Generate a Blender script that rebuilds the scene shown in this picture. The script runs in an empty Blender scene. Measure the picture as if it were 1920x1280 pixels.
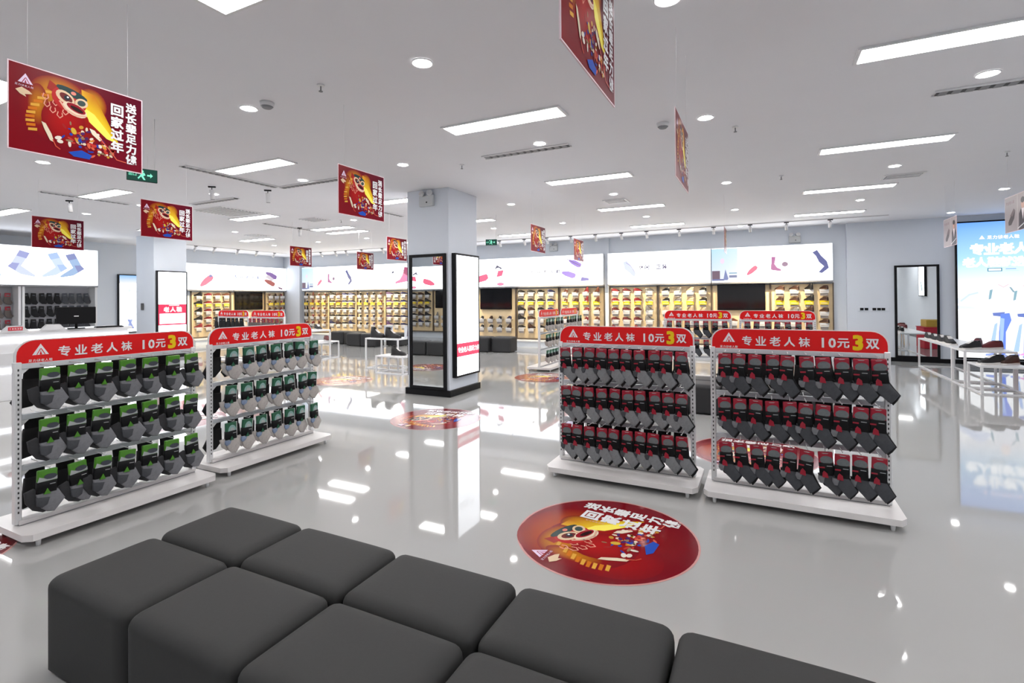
import bpy, bmesh, math, random
from mathutils import Matrix, Vector

# ------------------------------------------------------------------ camera, world, exposure
sc = bpy.context.scene
C = sc.collection
R = math.radians
CH = 1.5            # eye height
CEIL = 3.2
cam_d = bpy.data.cameras.new('camera')
cam = bpy.data.objects.new('camera', cam_d)
C.objects.link(cam)
F = 947.85
cam_d.sensor_width = 36.0
cam_d.sensor_fit = 'HORIZONTAL'
cam_d.lens = F / 1920 * 36.0
cam_d.shift_y = -(640 - 552.15) / 1920
cam_d.clip_start = 0.05
cam_d.clip_end = 100


def cam_axis(x, y, f):
    ro, p, th = R(.444), R(.3907), R(26.38)
    x, y = x * math.cos(ro) - y * math.sin(ro), x * math.sin(ro) + y * math.cos(ro)
    Y, Z = f * math.cos(p) + y * math.sin(p), f * math.sin(p) - y * math.cos(p)
    return Vector((x * math.cos(th) - Y * math.sin(th), x * math.sin(th) + Y * math.cos(th), Z))


c0, c1, c2 = cam_axis(1, 0, 0), cam_axis(0, -1, 0), -cam_axis(0, 0, 1)
cam.matrix_world = Matrix(((c0.x, c1.x, c2.x, 0), (c0.y, c1.y, c2.y, 0), (c0.z, c1.z, c2.z, CH), (0, 0, 0, 1)))
sc.camera = cam
w = bpy.data.worlds.new('world')
sc.world = w
w.use_nodes = True
w.node_tree.nodes['Background'].inputs[0].default_value = (.8, .85, 1, 1)
w.node_tree.nodes['Background'].inputs[1].default_value = 0.25
sc.view_settings.view_transform = 'Standard'
sc.view_settings.look = 'None'
sc.view_settings.gamma = 1
sc.view_settings.use_curve_mapping = False
sc.view_settings.exposure = 0.6
PANEL_E, DOWN_E, BOX_E, SPOT_W = 20.5, 30.0, 2.3, 240.0
random.seed(7)
DOWNLIGHTS = []


def srgb(r, g, b):
    f = lambda v: (v / 255 / 12.92) if v / 255 <= .04045 else ((v / 255 + .055) / 1.055) ** 2.4
    return (f(r), f(g), f(b))


# ------------------------------------------------------------------ materials
MATS = {}


def mat(name, col, rough=.5, metal=0.0, noise=0.0, scale=8, spec=.5, emit=0, bump=0.0):
    if name in MATS:
        return MATS[name]
    m = bpy.data.materials.new(name)
    m.use_nodes = True
    nt = m.node_tree
    b = nt.nodes['Principled BSDF']
    b.inputs['Base Color'].default_value = (*col, 1)
    b.inputs['Roughness'].default_value = rough
    b.inputs['Metallic'].default_value = metal
    b.inputs['Specular IOR Level'].default_value = spec
    tc = nt.nodes.new('ShaderNodeTexCoord')
    nz = nt.nodes.new('ShaderNodeTexNoise')
    nz.inputs['Scale'].default_value = scale
    nt.links.new(tc.outputs['Object'], nz.inputs['Vector'])
    if noise:
        mx = nt.nodes.new('ShaderNodeMix')
        mx.data_type = 'RGBA'
        mx.inputs['A'].default_value = (*[c * (1 - noise) for c in col], 1)
        mx.inputs['B'].default_value = (*[min(1, c * (1 + noise)) for c in col], 1)
        nt.links.new(nz.outputs['Fac'], mx.inputs['Factor'])
        nt.links.new(mx.outputs['Result'], b.inputs['Base Color'])
    if bump:
        bp = nt.nodes.new('ShaderNodeBump')
        bp.inputs['Strength'].default_value = bump
        bp.inputs['Distance'].default_value = .002
        nt.links.new(nz.outputs['Fac'], bp.inputs['Height'])
        nt.links.new(bp.outputs['Normal'], b.inputs['Normal'])
    if emit:
        b.inputs['Emission Color'].default_value = (*col, 1)
        b.inputs['Emission Strength'].default_value = emit
    MATS[name] = m
    return m


def mat_attr(name, emit=0.0, rough=.35):
    """colour read from the print's own colour attribute"""
    m = bpy.data.materials.new(name)
    m.use_nodes = True
    nt = m.node_tree
    b = nt.nodes['Principled BSDF']
    a = nt.nodes.new('ShaderNodeAttribute')
    a.attribute_name = 'print'
    nt.links.new(a.outputs['Color'], b.inputs['Base Color'])
    b.inputs['Roughness'].default_value = rough
    b.inputs['Specular IOR Level'].default_value = .08 if 'floor' not in name else .5
    if emit:
        b.inputs['Base Color'].default_value = (.02, .02, .02, 1)
        nt.links.remove(b.inputs['Base Color'].links[0])
        nt.links.new(a.outputs['Color'], b.inputs['Emission Color'])
        b.inputs['Emission Strength'].default_value = emit
        m.cycles.emission_sampling = 'NONE'
    MATS[name] = m
    return m


M_FLOOR = mat('polished_floor', (.40, .397, .388), .04, noise=.03, scale=1.2, spec=.42)
M_CEIL = mat('ceiling_paint', (.83, .83, .86), .9, noise=.015, scale=2)
M_WALL = mat('wall_paint', (.69, .735, .80), .8, noise=.015, scale=3)
M_WHITE = mat('white_metal', (.78, .78, .79), .35, noise=.02)
M_DECK = mat('deck_metal', (.74, .71, .70), .3, noise=.04, scale=6)
M_RAIL = mat('rail_metal', (.62, .64, .67), .3, noise=.03)
M_SLOT = mat('slot_dark', (.05, .05, .05), .6)
M_BLACK = mat('black_frame', (.005, .005, .006), .4, noise=.1, spec=.2)
M_BLACKM = mat('matt_black', (.007, .007, .008), .6, noise=.1, scale=60, spec=.15)
M_TV = mat('screen_glass', (.004, .004, .005), .08)
M_MIRROR = mat('mirror_glass', (.86, .88, .87), .0, metal=1.0)
M_OTTO = mat('charcoal_leatherette', (.033, .033, .0325), .7, spec=.3, noise=.06, scale=90, bump=.12)
M_CREAM = mat('wood_panel', (.80, .63, .39), .5, noise=.10, scale=5)
M_BRONZE = mat('bronze_strip', (.12, .085, .06), .4, noise=.1)
M_CARDW = mat('white_card', (.66, .66, .67), .4, noise=.02)
M_CARDY = mat('yellow_card', (.90, .66, .01), .4, noise=.02)
M_GREYV = mat('vent_grey', (.25, .25, .26), .6, noise=.1)
M_REDP = mat('red_plastic', srgb(228, 20, 22), .35, noise=.03, spec=.3)
M_PANEL = mat('light_panel', (1, .985, .975), .5, emit=PANEL_E)
M_DOWN = mat('downlight_glow', (1, .98, .96), .5, emit=DOWN_E)
M_BOXW = mat('lightbox_white', (.90, .94, 1), .4, emit=BOX_E)
M_STRIP = mat('led_strip', (.95, .97, 1), .4, emit=3.0)
M_PRINT = mat_attr('printed_sheet', rough=.28)
M_PRINTF = mat_attr('floor_sticker', rough=.16)
M_LIT = mat_attr('backlit_print', emit=.66)
M_LITB = mat_attr('backlit_poster', emit=.80)


# ------------------------------------------------------------------ mesh helpers
class MB:
    """collects shapes in one bmesh; several materials by slot"""

    def __init__(s):
        s.bm = bmesh.new()
        s.mats = []

    def slot(s, m):
        if m not in s.mats:
            s.mats.append(m)
        return s.mats.index(m)

    def box(s, x0, x1, y0, y1, z0, z1, m, bevel=0, seg=1):
        i = s.slot(m)
        vs = [s.bm.verts.new((x, y, z)) for x in (x0, x1) for y in (y0, y1) for z in (z0, z1)]
        fs = [s.bm.faces.new([vs[k] for k in q]) for q in
              ((0, 1, 3, 2), (4, 6, 7, 5), (0, 4, 5, 1), (2, 3, 7, 6), (0, 2, 6, 4), (1, 5, 7, 3))]
        for f in fs:
            f.material_index = i
        if bevel:
            es = list({e for f in fs for e in f.edges})
            r = bmesh.ops.bevel(s.bm, geom=es, offset=bevel, segments=seg, profile=.5, affect='EDGES')
            for f in r['faces']:
                f.material_index = i
        return s

    def prism(s, pts, a0, a1, m, axis='y'):
        """outline (u, v) extruded between a0 and a1 along the axis"""
        i = s.slot(m)
        P = {'y': lambda u, v, a: (u, a, v), 'z': lambda u, v, a: (u, v, a), 'x': lambda u, v, a: (a, u, v)}[axis]
        A = [s.bm.verts.new(P(u, v, a0)) for u, v in pts]
        B = [s.bm.verts.new(P(u, v, a1)) for u, v in pts]
        fs = [s.bm.faces.new(A), s.bm.faces.new(B[::-1])]
        n = len(pts)
        for k in range(n):
            fs.append(s.bm.faces.new((A[k], B[k], B[(k + 1) % n], A[(k + 1) % n])))
        for f in fs:
            f.material_index = i
        return s

    def puff(s, pts, y0, t, m, inset=.8, smooth=True):
        """a soft pillow: outline at mid depth, inset faces before and behind"""
        i = s.slot(m)
        cx = sum(p[0] for p in pts) / len(pts)
        cz = sum(p[1] for p in pts) / len(pts)
        rings = []
        for (k, yy) in ((inset, y0 - t / 2), (.95, y0 - t * .4), (1, y0), (.95, y0 + t * .4), (inset, y0 + t / 2)):
            rings.append([s.bm.verts.new((cx + (u - cx) * k, yy, cz + (v - cz) * k)) for u, v in pts])
        n = len(pts)
        fs = [s.bm.faces.new(rings[0]), s.bm.faces.new(rings[-1][::-1])]
        for a, b in zip(rings, rings[1:]):
            for k in range(n):
                fs.append(s.bm.faces.new((a[k], b[k], b[(k + 1) % n], a[(k + 1) % n])))
        for f in fs:
            f.material_index = i
            f.smooth = smooth
        return s

    def cyl(s, x, y, z0, z1, r, m, n=16, r1=None):
        i = s.slot(m)
        r1 = r if r1 is None else r1
        A = [s.bm.verts.new((x + r * math.cos(6.2832 * k / n), y + r * math.sin(6.2832 * k / n), z0)) for k in range(n)]
        B = [s.bm.verts.new((x + r1 * math.cos(6.2832 * k / n), y + r1 * math.sin(6.2832 * k / n), z1)) for k in range(n)]
        fs = [s.bm.faces.new(A[::-1]), s.bm.faces.new(B)]
        for k in range(n):
            f = s.bm.faces.new((A[k], A[(k + 1) % n], B[(k + 1) % n], B[k]))
            f.smooth = True
            fs.append(f)
        for f in fs:
            f.material_index = i
        return s

    def tube(s, pts, r, m, n=6):
        i = s.slot(m)
        rings = []
        for k, p in enumerate(pts):
            p = Vector(p)
            a = Vector(pts[max(0, k - 1)])
            b = Vector(pts[min(len(pts) - 1, k + 1)])
            d = (b - a).normalized()
            u = d.orthogonal().normalized() if abs(d.z) > .9 else d.cross(Vector((0, 0, 1))).normalized()
            v = d.cross(u)
            rings.append([s.bm.verts.new(p + r * (u * math.cos(6.2832 * q / n) + v * math.sin(6.2832 * q / n))) for q in range(n)])
        fs = [s.bm.faces.new(rings[0]), s.bm.faces.new(rings[-1][::-1])]
        for a, b in zip(rings, rings[1:]):
            for q in range(n):
                f = s.bm.faces.new((a[q], b[q], b[(q + 1) % n], a[(q + 1) % n]))
                f.smooth = True
                fs.append(f)
        for f in fs:
            f.material_index = i
        return s

    def mesh(s, name):
        bmesh.ops.recalc_face_normals(s.bm, faces=s.bm.faces)
        me = bpy.data.meshes.new(name)
        s.bm.to_mesh(me)
        s.bm.free()
        for m in s.mats:
            me.materials.append(m)
        return me

    def put(s, name, parent=None, loc=(0, 0, 0), rz=0):
        return put(name, s.mesh(name), parent, loc, rz)


def put(name, me, parent=None, loc=(0, 0, 0), rz=0, rot=None):
    o = bpy.data.objects.new(name, me)
    C.objects.link(o)
    o.location = loc
    o.rotation_euler = rot if rot else (0, 0, rz)
    if parent:
        o.parent = parent
    return o


def tag(o, label=None, cat=None, group=None, kind=None):
    if label:
        o['label'] = label
    if cat:
        o['category'] = cat
    if group:
        o['group'] = group
    if kind:
        o['kind'] = kind
    return o


def thing(name, label, cat, loc=(0, 0, 0), rz=0, group=None):
    o = bpy.data.objects.new(name, None)
    C.objects.link(o)
    o.location = loc
    o.rotation_euler = (0, 0, rz)
    return tag(o, label, cat, group)


def struct(name, mb, label, parent=None):
    return tag(mb.put(name, parent), label, kind='structure')


def dup(root, loc, rz, label=None, group=None):
    r = root.copy()
    C.objects.link(r)
    r.location = loc
    r.rotation_euler = (0, 0, rz)
    if label:
        r['label'] = label
    if group:
        r['group'] = group
    for ch in list(root.children):
        k = ch.copy()
        C.objects.link(k)
        k.parent = r
        for g in ch.children:
            d = g.copy()
            C.objects.link(d)
            d.parent = k
    return r


ORD = ['first', 'second', 'third', 'fourth', 'fifth', 'sixth', 'seventh', 'eighth', 'ninth', 'tenth', 'eleventh',
       'twelfth', 'thirteenth', 'fourteenth', 'fifteenth', 'sixteenth']
# ------------------------------------------------------------------ flat prints
_glyph = {}


def glyph(ch, bold):
    k = (ch, bold)
    if k in _glyph:
        return _glyph[k]
    cu = bpy.data.curves.new('tmp', 'FONT')
    cu.body = ch
    cu.resolution_u = 2
    cu.offset = min(bold, .008)
    o = bpy.data.objects.new('tmp', cu)
    C.objects.link(o)
    dg = bpy.context.evaluated_depsgraph_get()
    me = bpy.data.meshes.new_from_object(o.evaluated_get(dg))
    vs = [(v.co.x, v.co.y) for v in me.vertices]
    fs = [tuple(p.vertices) for p in me.polygons]
    bpy.data.objects.remove(o)
    bpy.data.curves.remove(cu)
    bpy.data.meshes.remove(me)
    if vs:
        x0, x1 = min(v[0] for v in vs), max(v[0] for v in vs)
        y0, y1 = min(v[1] for v in vs), max(v[1] for v in vs)
        cx, cy = (x0 + x1) / 2, (y0 + y1) / 2
        vs = [(x - cx, y - cy) for x, y in vs]
        _glyph[k] = (vs, fs, x1 - x0, y1 - y0)
    else:
        _glyph[k] = ([], [], .3, .3)
    return _glyph[k]


class Print:
    EPS = .0006

    def __init__(s):
        s.v, s.f, s.c = [], [], []
        s.layer = 0

    def poly(s, pts, col, cols=None):
        s.layer += 1
        b = len(s.v)
        for k, (x, y) in enumerate(pts):
            s.v.append((x, y, s.layer))
            s.c.append(cols[k] if cols else col)
        s.f.append(tuple(range(b, b + len(pts))))
        return s

    def rect(s, x0, y0, x1, y1, col, cols=None):
        return s.poly([(x0, y0), (x1, y0), (x1, y1), (x0, y1)], col, cols)

    def ell(s, cx, cy, rx, ry, col, rot=0, n=18):
        a = R(rot)
        pts = []
        for k in range(n):
            x, y = rx * math.cos(6.2832 * k / n), ry * math.sin(6.2832 * k / n)
            pts.append((cx + x * math.cos(a) - y * math.sin(a), cy + x * math.sin(a) + y * math.cos(a)))
        return s.poly(pts, col)

    def glow(s, cx, cy, rx, ry, c0_, c1_, n=28):
        s.layer += 1
        b = len(s.v)
        s.v.append((cx, cy, s.layer))
        s.c.append(c0_)
        for ring, t in ((.55, .42), (1.0, 1.0)):
            for k in range(n):
                s.v.append((cx + rx * ring * math.cos(6.2832 * k / n), cy + ry * ring * math.sin(6.2832 * k / n), s.layer))
                s.c.append(tuple(p * (1 - t) + q * t for p, q in zip(c0_, c1_)))
        for k in range(n):
            j = (k + 1) % n
            s.f.append((b, b + 1 + k, b + 1 + j))
            s.f.append((b + 1 + k, b + 1 + n + k, b + 1 + n + j, b + 1 + j))
        return s

    def line(s, pts, wd, col):
        s.layer += 1
        for (x0, y0), (x1, y1) in zip(pts, pts[1:]):
            d = math.hypot(x1 - x0, y1 - y0) or 1
            nx, ny = -(y1 - y0) / d * wd / 2, (x1 - x0) / d * wd / 2
            ex, ey = (x1 - x0) / d * wd * .3, (y1 - y0) / d * wd * .3
            b = len(s.v)
            for q in ((x0 - nx - ex, y0 - ny - ey), (x1 - nx + ex, y1 - ny + ey), (x1 + nx + ex, y1 + ny + ey), (x0 + nx - ex, y0 + ny - ey)):
                s.v.append((*q, s.layer))
                s.c.append(col)
            s.f.append((b, b + 1, b + 2, b + 3))
        return s

    def text(s, chars, x, y, size, col, step=None, vert=False, bold=.015, same=True):
        """glyphs centred on (x, y) and stepped to the right (or down)"""
        s.layer += 1
        for ch in chars:
            if ch != ' ':
                vs, fs, gw, gh = glyph(ch, bold)
                k = size / max(gw, gh) if (same and gh > .3) else size * 1.15
                if ch in '·—':
                    k = size
                w_ = max(0, bold - .008) * 1.1
                for sx, sy in (((-w_, -w_), (w_, -w_), (-w_, w_), (w_, w_)) if w_ > .004 else ((0, 0),)):
                    b = len(s.v)
                    for (vx, vy) in vs:
                        s.v.append((x + (vx + sx) * k, y + (vy + sy) * k, s.layer + (.25 if sx > 0 else 0) + (.12 if sy > 0 else 0)))
                        s.c.append(col)
                    for f in fs:
                        s.f.append(tuple(i + b for i in f))
            if vert:
                y -= (step or size * 1.15)
            else:
                x += (step or size * 1.15)
        return s

    def mesh(s, name, m, plane='front', eps=None):
        e = eps or s.EPS
        # thin stack: prints lie a few tenths of a millimetre apart
        lay = max(1, s.layer)
        e = min(e, .0030 / lay)
        if plane == 'front':
            vs = [(x, -k * e, y) for x, y, k in s.v]
        else:
            vs = [(x, y, k * e) for x, y, k in s.v]
        me = bpy.data.meshes.new(name)
        me.from_pydata(vs, [], s.f)
        ca = me.color_attributes.new('print', 'FLOAT_COLOR', 'POINT')
        flat = []
        for c in s.c:
            flat += [c[0], c[1], c[2], 1.0]
        ca.data.foreach_set('color', flat)
        me.materials.append(m)
        me.update()
        return me


W_ = (.86, .86, .86)
RED = srgb(228, 20, 22)


def logo(P, x, y, s, col):
    P.poly([(x, y + s), (x - s * .95, y - s * .6), (x + s * .95, y - s * .6)], col)
    return P


def logo_full(P, x, y, s, col, bg):
    logo(P, x, y, s, col)
    P.line([(x - s * .42, y - s * .55), (x - s * .02, y + s * .25)], s * .1, bg)
    P.line([(x + s * .5, y - s * .55), (x + s * .05, y + s * .3)], s * .1, bg)
    P.poly([(x, y + s * .0), (x - s * .12, y - s * .58), (x + s * .16, y - s * .58)], bg)
    return P


# ------------------------------------------------------------------ the room
floor = struct('floor', MB().box(-17.4, 6.0, -3.6, 14.8, -.1, 0, M_FLOOR), 'polished pale grey mirror-like shop floor')
ceiling = struct('ceiling', MB().box(-17.4, 6.0, -3.6, 14.8, CEIL, CEIL + .1, M_CEIL), 'flat matt white ceiling')
struct('wall_back', MB().box(-17.4, 6.0, 14.3, 14.5, 0, CEIL, M_WALL), 'plain white wall behind the shoe displays')
struct('wall_left', MB().box(-17.4, -17.2, -3.6, 14.5, 0, CEIL, M_WALL), 'plain white side wall on the left')
struct('wall_right', MB().box(5.2, 5.4, -3.6, 14.5, 0, CEIL, M_WALL), 'plain white side wall right of the frame')
struct('wall_front', MB().box(-17.4, 6.0, -3.5, -3.3, 0, CEIL, M_WALL), 'plain white wall behind the viewer')
struct('trim_1', MB().box(-17.2, -16.3, 14.08, 14.3, 0, CEIL, M_WALL), 'white boxed corner pier between the two shoe walls')
struct('trim_2', MB().box(1.78, 5.2, 14.16, 14.3, 0, CEIL, M_WALL), 'slightly proud plain white wall section right of the shoe wall')
struct('baseboard_back', MB().box(1.80, 5.2, 14.13, 14.16, 0, .09, M_BLACK), 'low black skirting under mirror and blue lightbox')
struct('baseboard_right', MB().box(5.17, 5.2, -3.3, 14.1, 0, .1, M_BLACK), 'low black skirting of the right wall')
struct('trim_3', MB().box(-4.07, -3.95, 14.24, 14.3, 0, CEIL, M_WALL), 'narrow white pilaster between shoe wall sections')
struct('trim_4', MB().box(-10.7, -9.75, 14.22, 14.3, 0, CEIL, M_WALL), 'white wall strip behind the square column')


# ------------------------------------------------------------------ festival print (posters and floor stickers)
def lion_art(P, ox, oy, s, texts=True, sticker=False, k=1.0):
    """drawn in a 1.0 x 0.72 field whose lower left corner is (ox, oy), scaled by s"""
    rnd = random.Random(3)
    T = lambda x, y: (ox + x * s, oy + y * s)
    cream, gold, orange, dred = (.75, .55, .36), (.85, .60, .02), (.62, .17, .01), (.16, .004, .01)

    def poly(pts, col, cols=None):
        P.poly([T(*p) for p in pts], col, cols)

    def ell(x, y, rx, ry, col, rot=0, n=16):
        P.ell(*T(x, y), rx * s, ry * s, col, rot, n)

    def line(pts, wd, col):
        P.line([T(*p) for p in pts], wd * s, col)
    # glow behind the lion and the yellow sunray
    bgc = (.20, .004, .010)
    P.glow(*T(.38, .40), .33 * s, .30 * s, (.36, .012, .004), bgc)
    P.glow(*T(.34, .56), .20 * s, .15 * s, (.70, .30, .008), (.24, .010, .008))
    P.glow(*T(.58, .55), .12 * s, .14 * s, (.70, .36, .01), (.22, .006, .009))
    P.glow(*T(.19, .42), .07 * s, .18 * s, (.55, .20, .006), (.24, .008, .008))
    poly([(.50, .66), (.60, .64), (.82, .20), (.70, .28), (.52, .44)], gold, [(.7, .35, .02), (.5, .14, .01), (.75, .5, .01), (.95, .75, .03), (.9, .65, .02)])
    poly([(.52, .50), (.60, .46), (.78, .24), (.70, .26), (.56, .38)], (1, .85, .12))
    # orange fringe of the body
    for a in range(11):
        t = a / 10
        x, y = .27 - .12 * math.sin(t * 2.2) - .02 * t, .56 - .36 * t
        poly([(x - .03, y), (x + .03, y + .012), (x + .03, y - .012), (x - .03, y - .022)], (orange if a % 2 else (.72, .38, .05)))
    P.glow(*T(.37, .33), .16 * s, .18 * s, (.42, .008, .008), (.25, .006, .008))
    # scattered curls
    for (cx, cy) in ((.25, .44), (.29, .40), (.34, .37), (.38, .41), (.31, .47), (.24, .50)):
        line([(cx - .012, cy + .03), (cx - .02, cy), (cx, cy - .022), (cx + .02, cy), (cx + .016, cy + .026)], .007, (.8, .36, .26))
    # lion head: brow, eye rings, nose bridge, muzzle
    poly([(.27, .66), (.33, .62), (.30, .56), (.25, .58)], (.35, .02, .01))
    ell(.41, .53, .13, .11, (.48, .02, .02), -18, 22)
    ell(.43, .60, .12, .035, (.02, .05, .05), -16)
    ell(.38, .545, .075, .052, cream, -32)
    ell(.385, .545, .052, .032, (.15, .02, .02), -32)
    ell(.392, .545, .022, .022, (.02, .03, .04))
    ell(.398, .552, .008, .008, W_)
    ell(.50, .53, .05, .042, cream, 20)
    ell(.50, .53, .032, .026, (.05, .08, .08), 20)
    ell(.44, .60, .02, .016, (.75, .25, .2))
    ell(.45, .455, .095, .055, (.80, .66, .50), -20)
    ell(.46, .47, .075, .034, (.30, .01, .02), -20)
    ell(.465, .463, .052, .018, (.03, .01, .01), -20)
    line([(.34, .50), (.38, .44), (.46, .405), (.53, .42)], .014, (.72, .42, .30))
    # crowd of small festive figures, only coloured dabs
    pal = [(.02, .05, .35), (.75, .60, .45), (.55, .04, .03), (.30, .18, .10), (.80, .72, .62), (.6, .30, .04), (.08, .02, .12), (.35, .02, .02), (.7, .12, .06)]
    L0 = P.layer
    for a in range(54):
        P.layer = L0 + a % 9
        x, y = rnd.gauss(.50, .085), rnd.gauss(.20, .055)
        ell(x, y, rnd.uniform(.010, .030), rnd.uniform(.007, .018), rnd.choice(pal), rnd.uniform(0, 180), 8)
    for a in range(26):
        P.layer = L0 + 9 + a % 6
        x, y = .62 + rnd.uniform(-.03, .14), .18 - rnd.uniform(-.02, .10)
        ell(x, y, rnd.uniform(.008, .022), rnd.uniform(.006, .016), rnd.choice(pal), rnd.uniform(0, 180), 8)
    poly([(.40, .06), (.50, .10), (.58, .07), (.56, .03), (.44, .03)], (.02, .08, .45))
    ell(.44, .26, .02, .03, (.65, .42, .05), 20)
    # pale clouds with a red tail
    poly([(.21, .28), (.24, .27), (.28, .19), (.30, .12), (.27, .13), (.23, .22)], (.78, .66, .48))
    line([(.29, .14), (.31, .09), (.34, .07)], .008, (.7, .1, .06))
    poly([(.56, .32), (.60, .31), (.66, .24), (.64, .22), (.58, .27)], (.82, .70, .55))
    line([(.64, .25), (.72, .16), (.78, .08), (.86, .07)], .008, (.75, .12, .08))
    poly([(.04, .50), (.08, .53), (.13, .51), (.15, .49), (.10, .475), (.11, .455), (.07, .47)], cream)
    logo_full(P, *T(.105, .60), .052 * s, (.80, .62, .80), (.35, .02, .05))
    P.text('足力健老人鞋', *T(.045, .545), .018 * s, (.7, .5, .6), bold=.01)
    if texts:
        P.text('回家过年', *T(.785, .560), .104 * s, (.80, .78, .80), step=.118 * s, vert=True, bold=.035)
        P.text('送长辈足力健', *T(.905, .615), .090 * s, (.80, .78, .80), step=.101 * s, vert=True, bold=.035)


def poster_mesh():
    P = Print()
    W, Hh = .58, .42
    P.rect(-W / 2, -Hh / 2, W / 2, Hh / 2, (.22, .004, .01),
           [(.22, .004, .010), (.16, .003, .014), (.08, .003, .014), (.20, .004, .010)])
    lion_art(P, -W / 2, -Hh / 2, W)
    return P.mesh('printed_face', M_PRINT)


board = MB().box(-.295, .295, 0.0, .005, -.215, .215, mat('poster_edge', (.80, .62, .66), .4)).mesh('board')
face = poster_mesh()
wire = MB().tube([(0, .0025, .215), (0, .0025, CEIL - 2.455)], .0012, M_WHITE, 4).mesh('hanging_wire')


def make_poster(loc, rz, label, group='red festival posters hanging in rows'):
    t = thing('hanging_poster', label, 'poster', loc, rz, group)
    put('board', board, t)
    put('printed_face', face, t)
    put('printed_face', face, t, (0, .005, 0), math.pi)
    for sx in (-.22, .22):
        put('hanging_wire', wire, t, (sx, 0, 0))
    return t


PZ = 2.455
for (x, y, lab) in (
        (-3.24, 1.39, 'largest red lion-dance poster, nearest one hanging at upper left'),
        (-8.85, 3.53, 'red lion-dance poster at far left, hanging over the white sock lightbox'),
        (-6.36, 3.58, 'red lion-dance poster hanging in front of the left square pier'),
        (-3.26, 3.52, 'red lion-dance poster hanging left of the central column at mid height'),
        (-9.15, 7.95, 'small red lion-dance poster hanging before the far corner pier'),
        (-8.90, 9.70, 'smallest red lion-dance poster, above the back wall lightbox left of the column'),
        (-6.27, 7.70, 'red lion-dance poster partly beside the top of the column mirror'),
        (-3.26, 7.55, 'red poster seen obliquely, right of the green exit sign near the column'),
        (-3.32, 9.75, 'small oblique red poster in front of the middle lightbox'),
        (-.51, 1.65, 'red poster cut off by the top edge, only its lower corner showing'),
        (-.47, 3.52, 'thin oblique reddish poster hanging at the centre right of the ceiling'),
        (-.56, 9.35, 'poster seen exactly edge-on before the right lightboxes')):
    make_poster((x, y, PZ), R(90), lab)

# the two grey posters on the right, facing the other way; their backlit shade is darkened into the print
P = Print()
P.rect(-.29, -.21, .29, .21, (.30, .25, .26), [(.32, .28, .29), (.27, .22, .24), (.32, .27, .27), (.28, .25, .27)])
P.text('专业老人鞋', -.24, .14, .04, (.20, .12, .14))
P.poly([(-.20, -.09), (-.05, .06), (-.01, .03), (-.04, -.06), (-.12, -.13), (-.19, -.13)], (.06, .045, .05))
P.poly([(-.15, -.02), (-.05, .06), (-.01, .03), (-.08, -.03)], (.14, .10, .11))
P.rect(.045, -.21, .05, .21, (.65, .6, .6))
P.poly([(.08, -.21), (.09, -.02), (.14, .03), (.23, .03), (.27, -.03), (.28, -.21)], (.03, .02, .03))
P.poly([(.15, .03), (.185, -.10), (.22, .03)], (.70, .62, .64))
P.ell(.185, .085, .042, .058, (.50, .28, .22))
P.ell(.185, .125, .048, .035, (.02, .015, .02))
P.line([(.06, -.19), (.2, -.15), (.28, -.12)], .012, (.62, .60, .62))
grey_face = P.mesh('printed_face', M_PRINT)
for (x, y, lab) in ((2.67, 7.94, 'grey poster with a black shoe, hanging at the right edge of the frame'),
                    (2.57, 9.88, 'small grey poster with a black shoe, before the left edge of the blue lightbox')):
    t = thing('hanging_poster', lab, 'poster', (x, y, PZ), R(-90), 'grey shoe posters hanging on the right')
    put('board', board, t)
    put('printed_face', grey_face, t)
    put('printed_face', grey_face, t, (0, .005, 0), math.pi)
    for sx in (-.22, .22):
        put('hanging_wire', wire, t, (sx, 0, 0))

# round floor stickers
P = Print()
P.ell(0, 0, .56, .56, (.62, .30, .28), 0, 64)
P.glow(0, 0, .548, .548, (.27, .006, .006), (.17, .003, .010), 64)
P.glow(-.22, -.08, .32, .36, (.50, .09, .010), (.22, .005, .008), 40)
P.glow(.10, -.22, .32, .24, (.36, .006, .006), (.22, .004, .009), 40)
# picture turned a quarter: its top points left
Q = Print()
lion_art(Q, -.54, -.37, 1.06, texts=False)
Q.text('回家过年', .235, .20, .125, (.82, .80, .80), step=.142, vert=True, bold=.04)
Q.text('送长辈足力健', .385, .26, .105, (.82, .80, .80), step=.118, vert=True, bold=.04)
Q.text('老人健康快乐', .145, .20, .02, (.75, .4, .3), step=.024, vert=True, bold=.01)
base = P.layer
off = len(P.v)
ymid = .0
for (x, y, k), c_ in zip(Q.v, Q.c):
    P.v.append((-y * .95, x * .95, k + base))
    P.c.append(c_)
P.f += [tuple(i + off for i in f) for f in Q.f]
P.layer = base + Q.layer
sticker = P.mesh('floor_sticker', M_PRINTF, 'floor', eps=.00012)
for (x, y, a, lab) in (
        (-.90, 3.12, -6, 'large round red lion-dance sticker on the floor, nearest, in front of the ottomans'),
        (-4.50, 1.00, 0, 'round red sticker cut off by the left edge, beside the left rack'),
        (-3.68, 5.25, 8, 'round red floor sticker in front of the central column'),
        (-7.00, 6.98, 0, 'round red floor sticker left of the column, beyond the left racks'),
        (-3.70, 8.80, 0, 'round red floor sticker behind the column, left of the front racks'),
        (-.10, 5.35, 0, 'round red floor sticker hidden behind the two right front racks'),
        (-6.60, 3.80, 0, 'round red floor sticker behind the near left sock rack')):
    o = put('floor_sticker', sticker, None, (x, y, .0012), R(a))
    tag(o, lab, 'floor sticker', 'round red floor stickers')

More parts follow.
